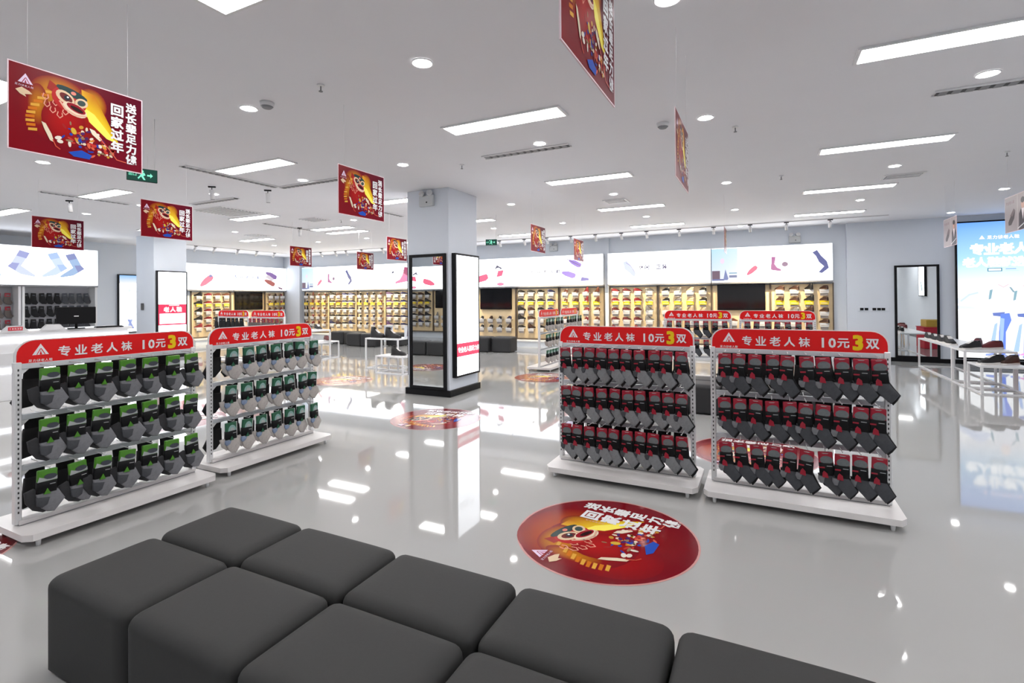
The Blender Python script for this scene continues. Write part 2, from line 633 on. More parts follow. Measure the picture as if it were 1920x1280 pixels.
# ------------------------------------------------------------------ ceiling fittings
pm = MB().box(-.60, .60, -.115, .115, 0, .012, M_PANEL).mesh('diffuser')
pf = MB()
for b in ((-.625, .625, .115, .135), (-.625, .625, -.135, -.115), (-.625, -.60, -.115, .115), (.60, .625, -.115, .115)):
    pf.box(b[0], b[1], b[2], b[3], -.004, .012, M_WHITE)
pf = pf.mesh('frame')
PX = [1.23, -2.22, -5.78, -9.36, -12.74]
PY = [1.80, 4.30, 6.95, 9.55, 12.2, -.75]
for j, y in enumerate(PY):
    for i, x in enumerate(PX):
        if (i, j) in ((4, 4), (0, 0), (4, 5)):
            continue
        t = thing('ceiling_panel_light', ('long flat white ceiling panel light, %s row from the viewer, %s from the right' % (ORD[j], ORD[i])) if j < 5 else
                  'white ceiling panel light behind the viewer, %s from the right' % ORD[i], 'ceiling light', (x, y, CEIL - .012), 0, 'rectangular ceiling panel lights')
        put('diffuser', pm, t)
        put('frame', pf, t)
PXE = [(-9.2, 8.90), (1.4, 1.2), (4.45, .5), (4.45, 4.3)]
for q, (x, y) in enumerate(PXE):
    t = thing('ceiling_panel_light', ['white ceiling panel light doubled close to another one, left of centre', 'white ceiling panel light above and behind the viewer at right',
              'white ceiling panel light out of frame at right, nearer one', 'white ceiling panel light out of frame at right, farther one'][q], 'ceiling light', (x, y, CEIL - .012), 0, 'rectangular ceiling panel lights')
    put('diffuser', pm, t)
    put('frame', pf, t)
dm = MB().cyl(0, 0, -.003, .004, .055, M_DOWN, 20).mesh('lamp')
rm = MB()
n = 24
i_ = rm.slot(M_WHITE)
for k in range(n):
    a0, a1 = 6.2832 * k / n, 6.2832 * (k + 1) / n
    q = [(r_ * math.cos(a), r_ * math.sin(a), z) for r_, z in ((.056, -.002), (.072, -.008), (.08, .0)) for a in (a0, a1)]
    vs = [rm.bm.verts.new(p) for p in q]
    rm.bm.faces.new((vs[0], vs[1], vs[3], vs[2])).material_index = i_
    rm.bm.faces.new((vs[2], vs[3], vs[5], vs[4])).material_index = i_
rm = rm.mesh('ring')
DX = [3.50, 1.57, -.47, -2.18, -4.06, -5.84, -7.83, -9.86, -11.72, -13.6]
DYR = [2.97, 5.11, 8.18, 10.8, 13.38]
for j, y in enumerate(DYR):
    for i, x in enumerate(DX):
        if j == 4 and i not in (0, 2):
            continue
        if j == 0 and i in (0, 1, 3 + 99, 7, 8, 9, 5):
            continue
        t = thing('downlight', 'round recessed ceiling downlight, %s row from the viewer, %s from the right' % (ORD[j], ORD[i]),
                  'ceiling light', (x, y, CEIL - .001), 0, 'round recessed downlights')
        put('lamp', dm, t, (0, 0, -.006))
        put('ring', rm, t)

# slot vents, diffusers, grille
def slot_vent(x, y, L, along, label):
    t = thing('slot_vent', label, 'air vent', (x, y, CEIL - .001), 0 if along == 'x' else R(90), 'long slot air vents')
    MB().box(-L / 2, L / 2, -.045, .045, -.012, -.004, M_SLOT).put('recess', t)
    fr = MB()
    fr.box(-L / 2 - .02, L / 2 + .02, .045, .065, -.014, 0, M_WHITE).box(-L / 2 - .02, L / 2 + .02, -.065, -.045, -.014, 0, M_WHITE)
    fr.put('frame', t)
    n = int(L / .085)
    sl = MB().box(-.028, .028, -.045, .045, -.016, -.011, M_GREYV).mesh('slat')
    for k in range(n):
        put('slat', sl, t, (-L / 2 + (k + .5) * L / n, 0, 0))


slot_vent(-2.45, 5.31, 1.06, 'x', 'long slotted air vent before the central column')
slot_vent(1.95, 5.40, 1.25, 'x', 'long slotted air vent at the upper right of the ceiling')
slot_vent(-6.53, 4.55, 1.36, 'y', 'long slotted air vent running towards the viewer, by the panel light at left')
slot_vent(-5.90, 5.29, 1.22, 'x', 'long slotted air vent meeting another one at a corner, left of centre')
slot_vent(-8.40, 5.48, 1.15, 'x', 'slotted air vent beside the square grey return grille')
slot_vent(-9.93, 4.35, 1.2, 'y', 'slotted air vent above the left sock wall')
slot_vent(-6.60, 7.80, 1.0, 'y', 'slotted air vent left of the column top')
slot_vent(-9.86, 8.30, 1.4, 'y', 'distant slotted air vent running away, left of centre')


def diffuser(x, y, sx, sy, label, name='square_air_diffuser'):
    t = thing(name, label, 'air vent', (x, y, CEIL - .001), 0, 'square ceiling air vents')
    MB().box(-sx / 2, sx / 2, -sy / 2, sy / 2, -.01, 0, M_GREYV).put('core', t)
    fr = MB()
    fr.box(-sx / 2 - .03, sx / 2 + .03, sy / 2, sy / 2 + .03, -.014, 0, M_WHITE).box(-sx / 2 - .03, sx / 2 + .03, -sy / 2 - .03, -sy / 2, -.014, 0, M_WHITE)
    fr.box(-sx / 2 - .03, -sx / 2, -sy / 2, sy / 2, -.014, 0, M_WHITE).box(sx / 2, sx / 2 + .03, -sy / 2, sy / 2, -.014, 0, M_WHITE)
    fr.put('frame', t)
    n = max(3, int(sy / .07))
    sl = MB().box(-sx / 2 + .01, sx / 2 - .01, -.012, .012, -.022, -.008, M_WHITE).mesh('slat')
    for k in range(n):
        put('slat', sl, t, (0, -sy / 2 + (k + .5) * sy / n, 0))


diffuser(-9.15, 6.25, .80, .80, 'large square grey return-air grille on the left of the ceiling', 'return_air_grille')
diffuser(-2.30, 8.80, .34, .28, 'small dark rectangular air vent beside a panel light, right of the column')
diffuser(1.80, 8.90, .42, .25, 'small rectangular air vent at the right of the ceiling')
diffuser(-8.50, 7.75, .42, .36, 'square air diffuser with curved blades, left of centre')
diffuser(-11.9, 8.95, .40, .40, 'distant square air diffuser at far left')

sp = MB().cyl(0, 0, -.012, 0, .03, M_WHITE, 12).tube([(0, 0, -.01), (0, 0, -.05)], .006, M_GREYV).cyl(0, 0, -.055, -.05, .016, M_GREYV, 10).mesh('sprinkler_head')
for k, (x, y, lab) in enumerate(((-3.12, 2.91, 'left of the nearest central downlight'), (-3.41, 5.47, 'in front of the column top'),
                                 (-.23, 5.53, 'right of the oblique central poster'), (-8.09, 8.09, 'left of the middle poster'),
                                 (.25, 8.1, 'beside the right row of downlights'), (2.63, 8.03, 'near the right edge of the ceiling'))):
    tag(put('sprinkler_head', sp, None, (x, y, CEIL)), 'small ceiling sprinkler head ' + lab, 'sprinkler', 'ceiling sprinklers')
sd = MB().cyl(0, 0, -.035, 0, .055, M_WHITE, 18, .06).cyl(0, 0, -.05, -.035, .035, M_GREYV, 18, .05).mesh('smoke_detector')
for (x, y, lab) in ((-.86, 5.09, 'round grey smoke detector left of the oblique central poster'), (-3.81, 2.96, 'small smoke detector beside a downlight at upper left')):
    tag(put('smoke_detector', sd, None, (x, y, CEIL)), lab, 'smoke detector')

# lighting tracks with spot heads along the walls
def spot_head_mesh():
    m = MB()
    m.cyl(0, 0, -.16, -.02, .032, M_WHITE, 14)
    m.cyl(0, 0, -.165, -.158, .027, M_BLACKM, 14)
    return m.mesh('barrel')


barrel = spot_head_mesh()
stem = MB().box(-.05, .05, -.012, .012, -.02, 0, M_BLACKM).tube([(0, 0, -.01), (0, 0, -.05)], .006, M_BLACKM).mesh('adapter')


def track(x0, y0, x1, y1, label):
    L = math.hypot(x1 - x0, y1 - y0)
    o = MB().box(-L / 2, L / 2, -.017, .017, -.02, 0, M_WHITE).box(-L / 2, L / 2, -.005, .005, -.0205, -.0195, M_SLOT).put(
        'lighting_track', None, ((x0 + x1) / 2, (y0 + y1) / 2, CEIL), math.atan2(y1 - y0, x1 - x0))
    tag(o, label, 'lighting track', 'lighting tracks')


track(-10.2, 13.1, 2.4, 13.1, 'long white lighting track on the ceiling before the back shoe wall, right part')
track(-15.6, 13.1, -10.3, 13.1, 'long white lighting track before the back shoe wall, left of the column')
track(-15.6, 9.0, -15.6, 12.9, 'white lighting track before the left shoe wall')


def spot(x, y, rz, label, power=0, tilt=35, tgt=None):
    t = thing('track_spotlight', label, 'spotlight', (x, y, CEIL - .02), rz, 'white cylindrical track spotlights')
    put('adapter', stem, t)
    put('barrel', barrel, t, (0, 0, -.03), rot=(R(tilt), 0, 0))
    if power:
        ld = bpy.data.lights.new('spot_lamp', 'SPOT')
        ld.energy = power
        ld.color = (1, .83, .52)
        ld.spot_size = R(64)
        ld.spot_blend = .9
        ld.shadow_soft_size = .04
        lo = bpy.data.objects.new('spot_lamp', ld)
        C.objects.link(lo)
        lo.parent = t
        lo.location = (0, math.sin(R(tilt)) * .19, -.03 - math.cos(R(tilt)) * .19)
        lo.rotation_euler = (R(tilt), 0, 0)


for k, x in enumerate((1.35, .50, -.25, -1.05, -1.85, -2.65, -3.30, -4.00, -4.70, -5.40, -6.10, -6.9, -8.9, -11.3, -12.2, -12.9, -13.4, -14.1, -14.9)):
    spot(x, 13.1, 0, 'white track spotlight aimed at the back shoe wall, %s from the right' % (ORD[k] if k < 16 else ['seventeenth', 'eighteenth', 'nineteenth'][k - 16]),
         SPOT_W if (k % 2 == 0 and k > 0) or k in (1, 13, 17) else 0)
for k, y in enumerate((9.6, 10.2, 11.0, 11.7, 12.4)):
    spot(-15.6, y, R(90), 'white track spotlight aimed at the left shoe wall, %s from the viewer' % ORD[k], SPOT_W if k % 2 == 0 else 0)
for (x, y, lab) in ((-7.25, 4.70, 'hanging below the ceiling left of centre'), (-6.75, 5.25, 'beside the slot vent corner'),
                    (-10.3, 4.25, 'above the far left poster'), (-9.65, 8.35, 'far off, left of the middle poster')):
    spot(x, y, R(40), 'white cylindrical spotlight ' + lab, 0, 12)

# exit signs
def exit_sign(x, y, z, rz, label, arrow_right=False):
    t = thing('exit_sign', label, 'exit sign', (x, y, z), rz, 'green hanging exit signs')
    t.scale = (.8, .8, .8)
    MB().box(-.145, .145, -.012, .012, -.075, .075, M_BLACK, .004).put('housing', t)
    P = Print()
    P.rect(-.14, -.07, .14, .07, (.005, .05, .035))
    g = (.25, .9, .62)
    P.ell(.0, .042, .013, .013, g)
    P.poly([(-.022, .025), (.018, .028), (.03, .0), (.008, -.012), (.03, -.055), (.012, -.055), (-.012, -.018), (-.035, -.05), (-.045, -.038), (-.018, -.002)], g)
    P.poly([(-.05, .05), (-.03, .05), (-.03, .03), (-.05, .03)], g)
    s = -1 if not arrow_right else 1
    P.poly([(s * -.10 * -1, .0), (.075 * s, .028), (.075 * s, -.028)], g)
    P.rect(min(.045 * s, .08 * s), -.009, max(.045 * s, .08 * s), .009, g)
    P.text('出口', -.112, 0, .034, g, step=.04)
    put('sign_face', P.mesh('sign_face', M_LITB), t, (0, -.0125, 0))
    MB().tube([(.12, 0, .07), (.12, 0, (CEIL - z) / .8)], .004, M_WHITE).put('hanging_rod', t)


exit_sign(-5.12, 2.66, 2.66, R(70), 'green exit sign on a thin rod, behind the largest red poster', True)
exit_sign(-4.95, 9.05, 2.64, R(18), 'small green exit sign hanging right of the column', True)


# emergency lights and wall speaker boxes
def emerg(x, y, z, label):
    t = thing('emergency_light', label, 'emergency light', (x, y, z), 0, 'twin-head emergency lights')
    MB().box(-.13, .13, -.06, 0, -.11, .06, mat('emerg_grey', (.55, .57, .58), .45), .012, 2).put('case', t)
    for s in (-1, 1):
        MB().cyl(0, 0, -.02, .02, .045, M_WHITE, 14).cyl(0, 0, .02, .026, .038, M_CARDW, 14).put('lamp_head', t, (s * .075, -.06, .09)).rotation_euler = (R(70), 0, R(s * 20))
    MB().cyl(0, 0, 0, .006, .012, M_BLACK, 8).put('socket', t, (.02, -.061, -.05)).rotation_euler = (R(90), 0, 0)


emerg(-4.66, 6.47, 3.04, 'twin-head emergency light at the top of the central column')
emerg(-5.66, 14.3, 3.02, 'grey emergency light high on the back wall, middle')
emerg(.72, 14.3, 2.92, 'grey emergency light high on the back wall, above the right lightbox')

# ------------------------------------------------------------------ columns, mirrors, standing lightboxes
def column(x0, x1, y0, y1, label, plinth=True):
    t = thing('square_column', label, 'column', ((x0 + x1) / 2, (y0 + y1) / 2, 0))
    a, b = (x1 - x0) / 2, (y1 - y0) / 2
    MB().box(-a, a, -b, b, 0, CEIL, M_WALL, .006).put('shaft', t)
    if plinth:
        MB().box(-a - .035, a + .035, -b - .035, b + .035, 0, .10, M_BLACK, .006).put('plinth', t)
    return t


column(-5.06, -4.28, 6.47, 7.32, 'big square white column in the middle of the shop with black plinth')
column(-14.80, -14.0, 7.54, 8.36, 'square white pier at left carrying a pink and white lightbox')


def frame_box(mb, w, h, d, bw, m, z0=0):
    mb.box(-w / 2, -w / 2 + bw, -d, 0, z0, z0 + h, m)
    mb.box(w / 2 - bw, w / 2, -d, 0, z0, z0 + h, m)
    mb.box(-w / 2 + bw, w / 2 - bw, -d, 0, z0, z0 + bw, m)
    mb.box(-w / 2 + bw, w / 2 - bw, -d, 0, z0 + h - bw, z0 + h, m)
    return mb


def mirror(x, y, z, w, h, rz, label, base=0):
    t = thing('standing_mirror', label, 'mirror', (x, y, z), rz)
    frame_box(MB(), w, h, .04, .045, M_BLACK).put('frame', t)
    MB().box(-w / 2 + .045, w / 2 - .045, -.025, -.005, .045, h - .045, M_MIRROR).put('glass', t)
    return t


mirror(-4.66, 6.465, .10, .68, 2.09, 0, 'tall black-framed mirror on the front of the central column')
mirror(3.08, 14.155, .09, .80, 2.08, 0, 'tall black-framed mirror on the back wall at right')


def standing_lightbox(x, y, z, w, h, rz, label, print_fn, d=.07, bw=.03, m=None):
    t = thing('poster_lightbox', label, 'lightbox', (x, y, z), rz)
    frame_box(MB(), w, h, d, bw, M_BLACK).box(-w / 2 + bw, w / 2 - bw, -.02, 0, bw, h - bw, M_BLACK).put('frame', t)
    if m is None:
        MB().box(-w / 2 + bw, w / 2 - bw, -d + .004, -.02, bw, h - bw, M_BOXW).put('lit_panel', t)
        yy = -d + .003
    else:
        yy = -d + .01
    P = Print()
    print_fn(P, w - 2 * bw, h - 2 * bw)
    put('lit_print', P.mesh('lit_print', m or M_LIT), t, (0, yy, bw))
    return t


def col_print(P, w, h):
    P.text('专业老人鞋', -w * .36, h * .775, .055, (.45, .50, .55), step=.085)
    P.text('舒适安全', -w * .36, h * .735, .04, (.5, .58, .58), step=.07)
    P.rect(-w / 2, h * .155, w / 2, h * .265, (1.2, .10, .20))
    P.text('专业老人鞋足力健', -w * .40, h * .21, .085, (1.6, 1.6, 1.6), step=.082, bold=.03)


standing_lightbox(-4.28, 6.91, .28, .72, 1.92, R(90), 'white backlit poster on the right face of the central column with a red text band', col_print)
standing_lightbox(-5.06, 6.91, .28, .72, 1.92, R(-90), 'lightbox on the hidden left face of the central column, black frame edge showing', col_print)


def pier_print(P, w, h):
    pk = (1.1, .05, .14)
    for k in range(3):
        z = h * (.60 + .045 * k)
        P.line([(-w * .40, z), (-w * .25, z), (-w * .25, z + .06), (-w * .40, z + .06)], .012, (.9, .25, .45))
    P.rect(-w / 2, h * .44, w / 2, h * .565, pk)
    P.rect(-w * .13, h * .545, w * .24, h * .555, (1.6, 1.6, 1.6))
    P.text('老人鞋', -w * .22, h * .495, .13, (1.6, 1.6, 1.6), step=.16, bold=.04)
    P.rect(-w / 2, h * .30, -w * .46, h * .44, pk)
    P.rect(w * .47, h * .30, w * .5, h * .44, pk)
    P.rect(-w / 2, h * .285, w / 2, h * .305, pk)


standing_lightbox(-14.0, 7.96, .28, .76, 2.0, R(90), 'pink and white lightbox on the side of the left pier', pier_print)
tag(MB().box(-.05, .05, -.03, 0, -.09, .09, mat('dark_grey_plastic', (.10, .10, .10), .5), .006).put('wall_panel_box', None, (-14.49, 7.538, 1.35)),
    'small dark grey control box on the left pier', 'control panel')


def blue_print(P, w, h):
    B0, B1, B2 = (.09, .30, 1.0), (.28, .55, 1.0), (.95, 1.0, 1.05)
    P.rect(-w / 2, h * .72, w / 2, h, B1, [(.42, .72, 1.05), (.50, .80, 1.05), (.20, .44, 1.05), (.15, .38, 1.05)])
    P.rect(-w / 2, h * .5, w / 2, h * .72, B2, [(1, 1, 1.05), (1, 1, 1.05), (.50, .80, 1.05), (.42, .72, 1.05)])
    P.rect(-w / 2, 0, w / 2, h * .5, (1.15, 1.18, 1.2))
    # hills
    P.poly([(-w * .5, h * .40), (-w * .5, h * .44), (-w * .40, h * .475), (-w * .30, h * .515), (-w * .22, h * .52), (-w * .16, h * .49), (-w * .10, h * .45), (-w * .28, h * .43)], (.80, .88, 1.08))
    P.line([(-w * .46, h * .42), (-w * .36, h * .465), (-w * .26, h * .48)], .03, (.62, .74, 1.0))
    P.poly([(-w * .5, h * .385), (-w * .30, h * .375), (-w * .3, h * .36), (-w * .5, h * .36)], (.75, .82, 1.0))
    # logo and lines of writing
    logo(P, -w * .20, h * .885, .05, (1.2, 1.0, 1.3))
    P.text('足力健老人鞋', -w * .11, h * .885, .075, (1.2, 1.0, 1.3), bold=.03)
    P.text('专业老人鞋', -w * .26, h * .80, .23, (1.4, 1.45, 1.5), step=.235, bold=.045)
    P.text('老人鞋就选足力健', -w * .36, h * .705, .2, (1.4, 1.45, 1.5), step=.205, bold=.045)
    for (a, b, cc, d) in ((-.14, .03, .635, .66),):
        P.rect(w * a, h * cc, w * b, h * d, (.01, .18, .28))
        P.rect(w * a + .015, h * cc + .012, w * b - .015, h * d - .012, (.9, 1, 1.1))
    P.rect(w * .07, h * .649, w * .19, h * .655, (.25, .42, .95))
    P.rect(w * .07, h * .637, w * .22, h * .640, (.5, .85, .9))
    # two walkers in pale clothing
    for (ox, k) in ((.02, 1.0), (.30, .98)):
        X = lambda u: w * ox + u * k
        Y = lambda v: h * .02 + v * k
        P.poly([(X(-.16), Y(.9)), (X(-.22), Y(1.15)), (X(-.17), Y(1.36)), (X(-.05), Y(1.44)), (X(.10), Y(1.44)), (X(.20), Y(1.34)), (X(.22), Y(1.1)), (X(.17), Y(.86))], (.97, 1.0, 1.08))
        P.ell(X(.03), Y(1.56), .075, .10, (1.05, .92, .88))
        P.line([(X(-.05), Y(1.50)), (X(.03), Y(1.44)), (X(.11), Y(1.50))], .014, (.85, .55, .62))
        P.poly([(X(-.19), Y(1.38)), (X(-.14), Y(1.40)), (X(-.17), Y(1.20)), (X(-.21), Y(1.18))], (.25, .42, .50))
        P.poly([(X(.12), Y(1.44)), (X(.15), Y(1.44)), (X(.21), Y(1.34)), (X(.18), Y(1.33))], (.25, .38, .45))
        P.poly([(X(-.15), Y(.90)), (X(-.14), Y(.84)), (X(.02), Y(.82)), (X(.05), Y(.92))], (.14, .20, .55))
        P.poly([(X(-.02), Y(.88)), (X(.12), Y(.90)), (X(.15), Y(.75)), (X(.06), Y(.50)), (X(.05), Y(.03)), (X(-.06), Y(.0)), (X(-.05), Y(.5))], (.14, .25, .88))
        P.poly([(X(-.03), Y(.80)), (X(.04), Y(.78)), (X(.01), Y(.25)), (X(-.04), Y(.25))], (.38, .55, 1.0))
        P.poly([(X(-.12), Y(.66)), (X(-.07), Y(.70)), (X(-.13), Y(.10)), (X(-.22), Y(.08))], (.42, .60, 1.0))
        P.poly([(X(-.27), Y(.03)), (X(-.12), Y(.06)), (X(-.12), Y(.0)), (X(-.27), Y(-.01))], (.30, .40, .9))
        P.poly([(X(-.08), Y(.0)), (X(.06), Y(.03)), (X(.12), Y(-.03)), (X(-.06), Y(-.04))], (.30, .36, .62))
    P.poly([(w * .28, h * .05), (w * .40, h * .07), (w * .40, h * .02), (w * .2, h * .03)], (.9, .35, .75))


t = standing_lightbox(4.47, 14.13, .12, 1.44, 2.95, 0, 'large blue backlit poster wall with two walkers at the right edge', blue_print, d=.05, bw=.03, m=M_LITB)
wash = bpy.data.lights.new('poster_glow', 'AREA')
wash.shape = 'RECTANGLE'
wash.size, wash.size_y = 1.3, 2.7
wash.energy = 9
wash.color = (.62, .80, 1)
wo = bpy.data.objects.new('poster_glow', wash)
C.objects.link(wo)
wo.parent = t
wo.location = (0, -.07, 1.47)
wo.rotation_euler = (R(90), 0, 0)
wo.visible_camera = True


def left_poster(P, w, h):
    P.rect(-w / 2, h * .86, w / 2, h, (.4, .8, 1.1), [(1, 1, 1.1), (1, 1, 1.1), (.3, .6, 1.1), (.3, .6, 1.1)])
    P.text('足力健', -w * .05, h * .80, .10, (.25, .75, 1.0), step=.13)
    P.text('老人鞋', -w * .20, h * .72, .13, (.35, .8, .95), step=.16)
    P.poly([(-w * .3, h * .05), (-w * .22, h * .05), (-w * .1, h * .22), (-w * .18, h * .22)], (.45, .55, .9))
    P.poly([(-w * .05, h * .05), (-w * .13, h * .05), (-w * .28, h * .22), (-w * .20, h * .22)], (.35, .42, .8))
    P.line([(0, h * .25), (w * .4, h * .25)], .01, (.6, .6, .8))


standing_lightbox(-17.19, 8.72, .55, .95, 1.75, R(90), 'tall white and pale blue poster lightbox left of the left pier', left_poster)
sw = thing('switch_plate', 'row of small black wall switches left of the back wall mirror', 'light switch', (2.28, 14.155, 1.18))
MB().box(-.30, .30, -.006, 0, -.05, .05, M_WALL, .002).put('plate', sw)
kn = MB().box(-.035, .035, -.016, -.006, -.028, .028, M_BLACK, .004).mesh('switch')
for dx in (-.22, -.13, .02, .11, .19):
    put('switch', kn, sw, (dx, 0, 0))

# ------------------------------------------------------------------ shoe walls
def shoe_outline_print(P, x, y, s, col, rot=0, kind='slip'):
    a = R(rot)
    if kind == 'slip':
        pts = [(-.9, -.22), (-.95, .0), (-.55, .22), (-.1, .38), (.3, .42), (.75, .45), (.9, .3), (.92, -.05), (.6, -.25), (-.3, -.32)]
    elif kind == 'boot':
        pts = [(-.25, .9), (.2, .9), (.15, .1), (.45, -.3), (.95, -.5), (.9, -.7), (.1, -.68), (-.2, -.6), (-.2, .2)]
    else:
        pts = [(-.95, -.25), (-.9, -.05), (-.3, .1), (.1, .5), (.3, .85), (.75, .9), (.9, .4), (.85, -.25)]
    P.poly([(x + s * (u * math.cos(a) - v * math.sin(a)), y + s * (u * math.sin(a) + v * math.cos(a))) for u, v in pts], col)


PK, GR, BR, LV, NV = (1.1, .20, .34), (.16, .15, .22), (.50, .16, .14), (.55, .38, .95), (.30, .32, .62)


def fascia(x, y, z, w, h, rz, label, fn):
    t = thing('fascia_lightbox', label, 'lightbox', (x, y, z), rz, 'long backlit fascia boxes over the displays')
    MB().box(-w / 2, w / 2, -.16, 0, 0, h, M_WHITE).put('case', t)
    MB().box(-w / 2 + .008, w / 2 - .008, -.172, -.16, .012, h - .012, M_BOXW).put('lit_panel', t)
    P = Print()
    fn(P, w, h)
    if P.f:
        put('lit_print', P.mesh('lit_print', M_LIT), t, (0, -.173, 0))
    MB().box(-w / 2, w / 2, -.175, 0, -.035, -.001, M_GREYV).put('lower_edge', t)
    return t


def f_a(P, w, h):   # family picture, shoe, boots
    x = -w / 2
    P.rect(x, 0.02, x + .62, h - .02, (1, 1, 1), [(.9, .95, 1.1), (1, 1, 1.1), (.75, .95, 1.15), (.55, .85, 1.15)])
    P.rect(x + .01, .05, x + .20, .30, (.22, .15, .20))
    P.rect(x + .01, .05, x + .30, .09, (.20, .22, .42))
    P.poly([(x + .28, .06), (x + .33, .34), (x + .40, .10), (x + .38, .06)], (.25, .30, .55))
    P.rect(x + .42, .22, x + .60, .25, (.3, .5, .65))
    P.rect(x + .42, .12, x + .60, .18, (.25, .28, .45))
    P.ell(x + .26, .55, .05, .07, (1.0, .8, 1.0))
    shoe_outline_print(P, x + .95, .28, .17, PK, 35)
    P.line([(x + .84, .38), (x + .94, .55)], .014, (.35, .45, .55))
    shoe_outline_print(P, x + 1.42, .42, .21, (.55, .18, .42), -6, 'boot')
    P.ell(x + 1.68, .42, .07, .06, (.35, .22, .35))
    P.poly([(x + 2.26, .68), (x + 2.36, .74), (x + 2.44, .60), (x + 2.56, .46), (x + 2.60, .30), (x + 2.46, .18), (x + 2.38, .20), (x + 2.50, .34), (x + 2.40, .44), (x + 2.33, .60)], (.16, .17, .38))


def f_b(P, w, h):   # pale shoe and two words
    P.line([(-.92, .62), (-.86, .36), (-.62, .12)], .012, (.45, .75, .95))
    P.poly([(-.92, .62), (-.82, .66), (-.66, .46), (-.56, .28), (-.62, .20), (-.78, .34), (-.90, .44)], (.75, .82, 1.1))
    P.line([(-.84, .60), (-.70, .50), (-.60, .34)], .016, (.42, .38, .68))
    P.text('休闲·正装', -.42, .46, .13, (.16, .13, .22), step=.155, bold=.03)
    P.rect(.55, .09, .72, .10, (.3, .6, .75))


def f_c(P, w, h):   # words, lilac shoes
    P.text('专业老人鞋', -.75, .42, .12, (.20, .18, .26), step=.21, bold=.03)
    P.rect(-.62, .30, -.45, .31, (.4, .45, .7))
    shoe_outline_print(P, .42, .32, .24, LV, -24)
    shoe_outline_print(P, .62, .64, .22, (.45, .30, .85), -34)
    P.line([(.36, .78), (.80, .56)], .02, (.30, .22, .40))
    P.poly([(.78, .12), (1.04, .13), (1.04, .20), (.82, .24)], (.35, .30, .70))


def f_d(P, w, h):
    x = -w / 2
    shoe_outline_print(P, x + 1.65, .25, .3, PK, 8)
    P.line([(x + 1.5, .45), (x + 2.1, .45)], .012, (.55, .4, .55))
    shoe_outline_print(P, x + 2.30, .62, .13, GR, -120, 'boot')
    P.poly([(x + 2.22, .30), (x + 2.42, .34), (x + 2.48, .52), (x + 2.28, .50)], PK)
    P.ell(x + 2.36, .08, .13, .05, (1.1, .35, .55))


def f_e(P, w, h):   # big pink shoe
    shoe_outline_print(P, .82, .30, .34, (1.1, .28, .52), 8, 'high')
    P.poly([(.86, .55), (.92, .76), (1.10, .72), (1.30, .70), (1.30, .52), (1.02, .46)], (.50, .10, .22))
    P.line([(.95, .42), (1.06, .34), (1.02, .28)], .02, (.6, .3, .8))
    P.ell(.42, .58, .055, .035, GR, 25)


def f_f(P, w, h):   # pink slip-on
    shoe_outline_print(P, .02, .30, .30, (1.1, .30, .42), 32)
    P.line([(-.14, .48), (.02, .72)], .012, (.5, .5, .65))
    P.ell(.16, .48, .06, .035, (.3, .35, .65), 20)


def f_g(P, w, h):
    P.text('专业老人鞋', -1.05, .48, .12, (.16, .20, .50), step=.23, bold=.03)
    shoe_outline_print(P, .35, .30, .26, BR, -30)
    shoe_outline_print(P, .42, .58, .28, (.30, .18, .45), -30)
    P.poly([(.14, .52), (.3, .60), (.55, .44), (.45, .36)], (.80, .72, .78))
    P.poly([(.72, .16), (.92, .10), (.95, .03), (.75, .08)], (.25, .14, .20))


FZ, FH = 1.86, .89
fascia(.155, 14.26, FZ, 2.68, FH, 0, 'right-hand fascia lightbox with family picture, red shoe and boots', f_a)
fascia(-2.575, 14.26, FZ, 2.74, FH, 0, 'fascia lightbox with a pale shoe and four characters, second from the right', f_b)
fascia(-5.54, 14.26, FZ, 2.92, FH, 0, 'fascia lightbox with lilac shoes right of the central column', f_c)
fascia(-8.38, 14.26, FZ, 2.74, FH, 0, 'fascia lightbox with red shoe art directly right of the central column', f_d)
fascia(-12.08, 14.26, FZ, 2.74, FH, 0, 'fascia lightbox with a large pink shoe left of the central column', f_e)
fascia(-14.82, 14.26, FZ, 2.70, FH, 0, 'fascia lightbox with family picture and two boots in the far left corner', f_a)
fascia(-17.19, 10.82, FZ, 2.0, FH, R(90), 'fascia lightbox with a pink slip-on over the left shoe wall', f_f)
fascia(-17.19, 12.95, FZ, 2.22, FH, R(90), 'fascia lightbox with dark slip-ons over the left shoe wall television', f_g)


def shoe_mesh(kind, up, sole, lace):
    """a low shoe in profile: sections (x along, half width, sole top, upper top)"""
    mb = MB()
    iu, isl, il = mb.slot(up), mb.slot(sole), mb.slot(lace)
    secs = [(-.128, .018, .022, .030), (-.115, .032, .020, .046), (-.08, .040, .020, .056), (-.04, .042, .020, .070),
            (0, .038, .022, .092), (.03, .034, .024, .10 if kind != 'high' else .12), (.075, .033, .026, .096 if kind != 'high' else .15),
            (.11, .031, .026, .102 if kind != 'high' else .155), (.127, .02, .028, .085 if kind != 'high' else .13)]
    bm = mb.bm
    rings = []
    for (x, wd, zs, zt) in secs:
        pts = [(-wd, 0), (-wd * 1.05, zs), (-wd * .98, zs + (zt - zs) * .45), (-wd * .55, zt), (wd * .55, zt), (wd * .98, zs + (zt - zs) * .45), (wd * 1.05, zs), (wd, 0)]
        rings.append([bm.verts.new((x, p[0], p[1])) for p in pts])
    for k, (a, b) in enumerate(zip(rings, rings[1:])):
        for q in range(8):
            f = bm.faces.new((a[q], a[(q + 1) % 8], b[(q + 1) % 8], b[q]))
            f.smooth = q in (1, 2, 4, 5)
            f.material_index = isl if q in (0, 6, 7) else iu
            if q == 3:
                f.material_index = il if k in (3, 4) else (isl if k >= 5 and kind != 'high' else iu)
    for r_ in (rings[0], rings[-1]):
        f = bm.faces.new(r_ if r_ is rings[0] else r_[::-1])
        f.material_index = iu
    return mb.mesh('shoe')


